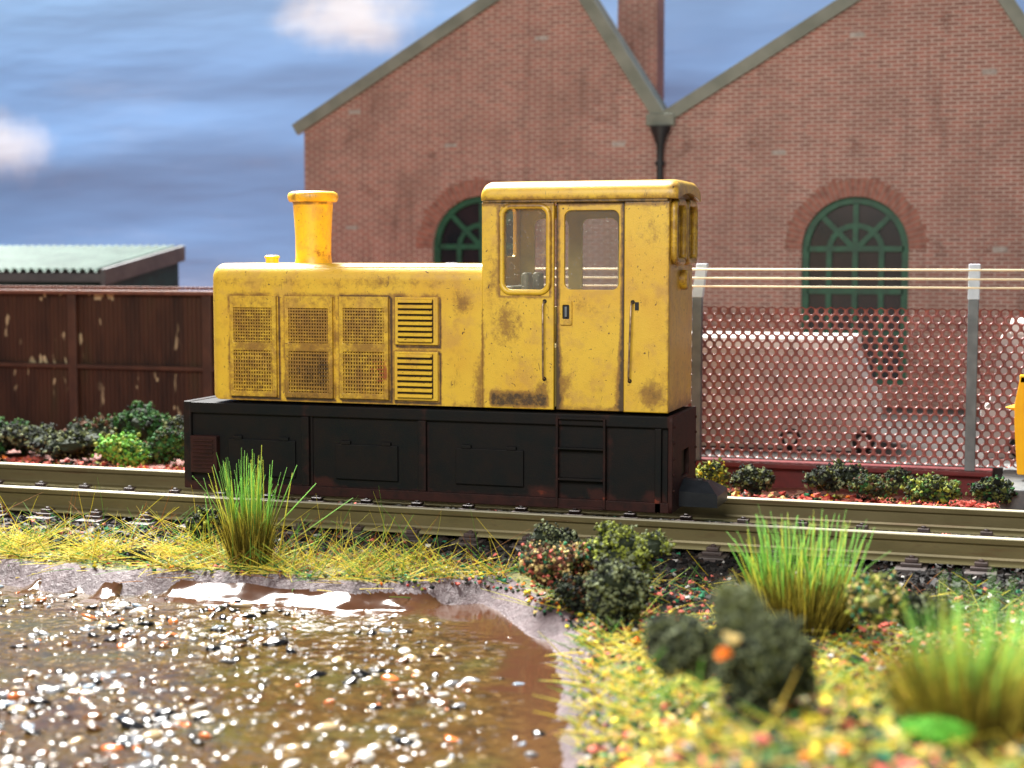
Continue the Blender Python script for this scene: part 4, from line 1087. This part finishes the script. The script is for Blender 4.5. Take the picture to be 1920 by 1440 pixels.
# concrete block and yellow frame
bx = X(1884, 30.6)
bm = bmesh.new(); box(bm, bx, bx+3, 30.2, 34.0, .4, 1.03, .03); tag(bmobj('concrete_block', bm, 'concrete', loc=(bx+1.5, 31.5, .4)), 'grey concrete block at the right edge, under the yellow frame', 'block')
YY = 31.4
yf_ = thing('yellow_frame', tuple(at(1910, 885, YY)), 'bright yellow bent metal frame standing on the concrete block, right edge', 'frame')
def bar(pts, w, d=.28):
    bm = bmesh.new(); L = [at(u, v, YY) for u, v in pts]; rings = []
    for p, ww in zip(L, w):
        rings.append([bm.verts.new((p.x+ax*ww, YY+ay*d, p.z)) for ax, ay in ((0, 0), (1, 0), (1, 1), (0, 1))])
    for A, B in zip(rings, rings[1:]):
        for k in range(4): bm.faces.new((A[k], A[(k+1) % 4], B[(k+1) % 4], B[k]))
    bm.faces.new(rings[0]); bm.faces.new(rings[-1]); bmesh.ops.bevel(bm, geom=bm.edges[:], offset=.015, segments=2, affect='EDGES'); return bm
bmobj('upright', bar([(1914, 706), (1902, 760), (1902, 800), (1907, 890)], [.2, .17, .19, .25]), 'ypaint', yf_)
bm = bmesh.new(); p = at(1912, 706, YY); box(bm, p.x, p.x+1.2, YY, YY+.28, p.z-.13, p.z+.02, .02); bmobj('top_bar', bm, 'ypaint', yf_)
p = at(1908, 815, YY); bm = bmesh.new(); box(bm, p.x+.1, p.x+1.2, YY, YY+.28, p.z-.1, p.z+.1, .02); bmobj('cross_bar', bm, 'ypaint', yf_)
p = at(1900, 765, YY); bm = bmesh.new(); bmesh.ops.create_cone(bm, segments=4, radius1=.09, radius2=.01, depth=.24, matrix=Matrix.Translation((p.x-.02, YY+.1, p.z)) @ Matrix.Rotation(-PI/2, 4, 'Y')); bmobj('side_lug', bm, 'ypaint', yf_)

# ------------------------------------------------------------------ the brick building
BY = 46.0
bd = thing('brick_warehouse', (-10, BY, .5), 'red brick works building with two saw-tooth gables and green arched windows', 'building')
def P2(u, v): p = at(u, v, BY); return (p.x, p.z)
xL = -21.78; xV = -10.38; zE = 9.32; xR = 1.05
ap1 = (-13.5, 14.15); ap2 = (-2.15, 14.15)
outl = [(xL, .5), (xR, .5), (xR, zE), ap2, (xV, zE), ap1, (xL, zE)]
ws = [(-15.98, 5.50, 1.55), (-4.80, 5.42, 1.49)]
def arch(cx, cz, r, zb, n=24, ry=None):
    ry = ry or r
    return [(cx-r, zb), (cx+r, zb)]+[(cx+r*math.cos(PI*k/n), cz+ry*math.sin(PI*k/n)) for k in range(n+1)]
holes = [arch(cx, cz, r, 1.6) for cx, cz, r in ws]
bm = plate(outl, holes, XZ(BY+.2), .4, 0)
bmobj('wall', bm, 'brick', bd)
for i, (cx, cz, r) in enumerate(ws):
    # voussoirs
    bm = bmesh.new(); n = 36
    ri, ro = r+.0, r+.50
    for k in range(n):
        a0 = PI*(k+.12)/n; a1 = PI*(k+.88)/n; rr = ro+rnd.uniform(-.06, .06)
        q = [(ri*math.cos(a0), ri*math.sin(a0)), (rr*math.cos(a0), rr*math.sin(a0)), (rr*math.cos(a1), rr*math.sin(a1)), (ri*math.cos(a1), ri*math.sin(a1))]
        yy = BY-.012-rnd.uniform(0, .015)
        A = [bm.verts.new((cx+x, yy, cz+z)) for x, z in q]; B = [bm.verts.new((cx+x, BY+.15, cz+z)) for x, z in q]
        for j in range(4): bm.faces.new((A[j], A[(j+1) % 4], B[(j+1) % 4], B[j]))
        bm.faces.new(A); bm.faces.new(B)
    bmobj('brick_arch', bm, 'brick_arch', bd)
    ring = [(cx+ri*math.cos(PI*k/30), cz+ri*math.sin(PI*k/30)) for k in range(31)]+[(cx+(ro-.02)*math.cos(PI*k/30), cz+(ro-.02)*math.sin(PI*k/30)) for k in range(30, -1, -1)]
    bmobj('arch_joints', plate(ring, [], XZ(BY-.0), .012), 'arch_mortar', bd)
    # frame
    fo = arch(cx, cz, r, 1.6); fi = arch(cx, cz, r-.2, 1.75)
    fr0 = bmobj('window_frame', plate(fo, [fi], XZ(BY+.24), .12, .01), 'gframe', bd)
    bm = bmesh.new(); m = .075; y0, y1 = BY+.19, BY+.27
    for dx in (-.73, 0, .73):
        box(bm, cx+dx-m, cx+dx+m, y0, y1, 1.7, cz)
    for zz in (cz+.02, cz-1.18, cz-2.38): box(bm, cx-r+.15, cx+r-.15, y0-.01, y1-.005, zz-m, zz+m)
    def seg(p, q, yo=0):
        p = Vector((p[0], 0, p[1])); q = Vector((q[0], 0, q[1])); d = (q-p).normalized(); nn = Vector((-d.z, 0, d.x))*m
        A = [bm.verts.new((w.x, y0+.01+yo, w.z)) for w in (p-nn, p+nn, q+nn, q-nn)]; B = [bm.verts.new((w.x, y1-.01, w.z)) for w in (p-nn, p+nn, q+nn, q-nn)]
        for j in range(4): bm.faces.new((A[j], A[(j+1) % 4], B[(j+1) % 4], B[j]))
        bm.faces.new(A); bm.faces.new(B)
    for ang in (45, 90, 135):
        a_ = math.radians(ang); seg((cx, cz), (cx+(r-.1)*math.cos(a_), cz+(r-.1)*math.sin(a_)), .004*ang/90)
    for k in range(14):
        a0, a1 = PI*k/14, PI*(k+1)/14; seg((cx+.73*math.cos(a0), cz+.68*math.sin(a0)), (cx+.73*math.cos(a1), cz+.68*math.sin(a1)), .015+.001*(k % 2))
    bmobj('glazing_bars', bm, 'gframe', fr0)
    bm = bmesh.new(); box(bm, cx-r, cx+r, BY+.30, BY+.33, 1.6, cz+r); bmobj('glass', bm, 'dglass', fr0)
# verges (bargeboards) and roof slopes
def beam(p, q, w, y0, y1, ext0=0, ext1=0):
    p = Vector((p[0], 0, p[1])); q = Vector((q[0], 0, q[1])); d = (q-p).normalized(); nn = Vector((-d.z, 0, d.x))
    if nn.z < 0: nn = -nn
    p = p-d*ext0; q = q+d*ext1
    bm = bmesh.new(); A = [bm.verts.new((s.x, y0, s.z)) for s in (p-nn*w*.65, p+nn*w*.35, q+nn*w*.35, q-nn*w*.65)]; B = [bm.verts.new((v.co.x, y1, v.co.z)) for v in A]
    for j in range(4): bm.faces.new((A[j], A[(j+1) % 4], B[(j+1) % 4], B[j]))
    bm.faces.new(A); bm.faces.new(B); return bm
sl = [((xL-.05, zE+.02), ap1, .27, 0), (ap1, (xV-.02, zE+.02), .27, .01), ((xV+.1, zE-.03), ap2, .0, .006), (ap2, (xR, zE), .2, .014)]
for p, q, e, o in sl:
    bmobj('verge_board', beam(p, q, .36, BY-.16-o, BY-.003, e, .1), 'fascia', bd)
    bmobj('roof_slope', beam(p, q, .12, BY+.41+o, BY+1.6, 0, 0), 'rooftile', bd)
bm = bmesh.new(); box(bm, xV-.42, xV+.42, BY-.22, BY-.01, zE-.32, zE+.03, .03); bmobj('valley_block', bm, 'fascia', bd)
bm = bmesh.new(); box(bm, xL+.01, xL+.4, BY+.41, BY+1.6, .5, zE-.1); bmobj('side_wall', bm, 'brick', bd)
# hopper and downpipe
bm = bmesh.new(); zh = zE-.34
pr = [(.30, zh), (.28, zh-.12), (.20, zh-.30), (.11, zh-.55), (.095, zh-.9), (.095, zh-1.0), (.15, zh-1.02), (.15, zh-1.12), (.095, zh-1.14), (.095, .6)]
lathe(bm, (xV+.03, BY-.28, 0), pr, 20); bmobj('downpipe', bm, 'pipe', bd, smooth=True, sharp=50)
# chimney stack behind
ch = Vector(at(1158, 100, 49)); ch2 = Vector(at(1232, 100, 49))
bm = bmesh.new(); box(bm, ch.x, ch2.x, 49, 50.0, 7, 20); bmobj('chimney_stack', bm, 'brick', bd)
# air bricks
for (u, v) in ((665, 210), (845, 273), (1015, 72), (1160, 270), (660, 428), (1607, 65), (1855, 135), (1460, 286), (1875, 468)):
    p = at(u, v, BY); bm = bmesh.new(); box(bm, p.x-.2, p.x+.2, BY-.03, BY+.05, p.z-.07, p.z+.07, .01); bmobj('air_brick', bm, 'airbrick', bd)

# ------------------------------------------------------------------ sky sheet
V = []; Fc = []; nx, nz = 160, 60
for j in range(nz):
    for i in range(nx):
        x = -70+115*i/(nx-1); z = -2+26*j/(nz-1)
        y = 62+.10*noise.noise(Vector((x*.06, 0, z*.35)))+.03*noise.noise(Vector((x*.2, 4, z*.8)))
        V.append((x, y, z))
Fc = [(j*nx+i, (j+1)*nx+i, (j+1)*nx+i+1, j*nx+i+1) for j in range(nz-1) for i in range(nx-1)]
tag(pyobj('sky', V, Fc, 'sky', smooth=True), 'blue painted sky sheet with white clouds', kind='structure')

# ------------------------------------------------------------------ lights
def area(name, loc, target, sx, sy, power, col):
    l = bpy.data.lights.new(name, 'AREA'); l.shape = 'RECTANGLE'; l.size = sx; l.size_y = sy; l.energy = power; l.color = col
    o = bpy.data.objects.new(name, l); COL.objects.link(o); o.location = loc
    o.rotation_euler = (Vector(target)-Vector(loc)).to_track_quat('-Z', 'Y').to_euler(); return o
area('window_light', (-50, 64.5, 76), (-10, 23, 1), 42, 26, 620000, (1, .98, .94))
area('room_light', (-6, -6, 20), (-9, 28, 3), 18, 12, 13200, (1, .96, .90))
w = bpy.data.worlds.new('World'); C.world = w; w.use_nodes = True
w.node_tree.nodes['Background'].inputs[0].default_value = (.80, .88, 1, 1); w.node_tree.nodes['Background'].inputs[1].default_value = .24
C.render.engine = 'CYCLES'
C.view_settings.view_transform = 'Standard'; C.view_settings.look = 'None'; C.view_settings.exposure = 0; C.view_settings.gamma = 1
C.render.resolution_x = 1024; C.render.resolution_y = 768
C.cycles.max_bounces = 6; C.cycles.transparent_max_bounces = 12
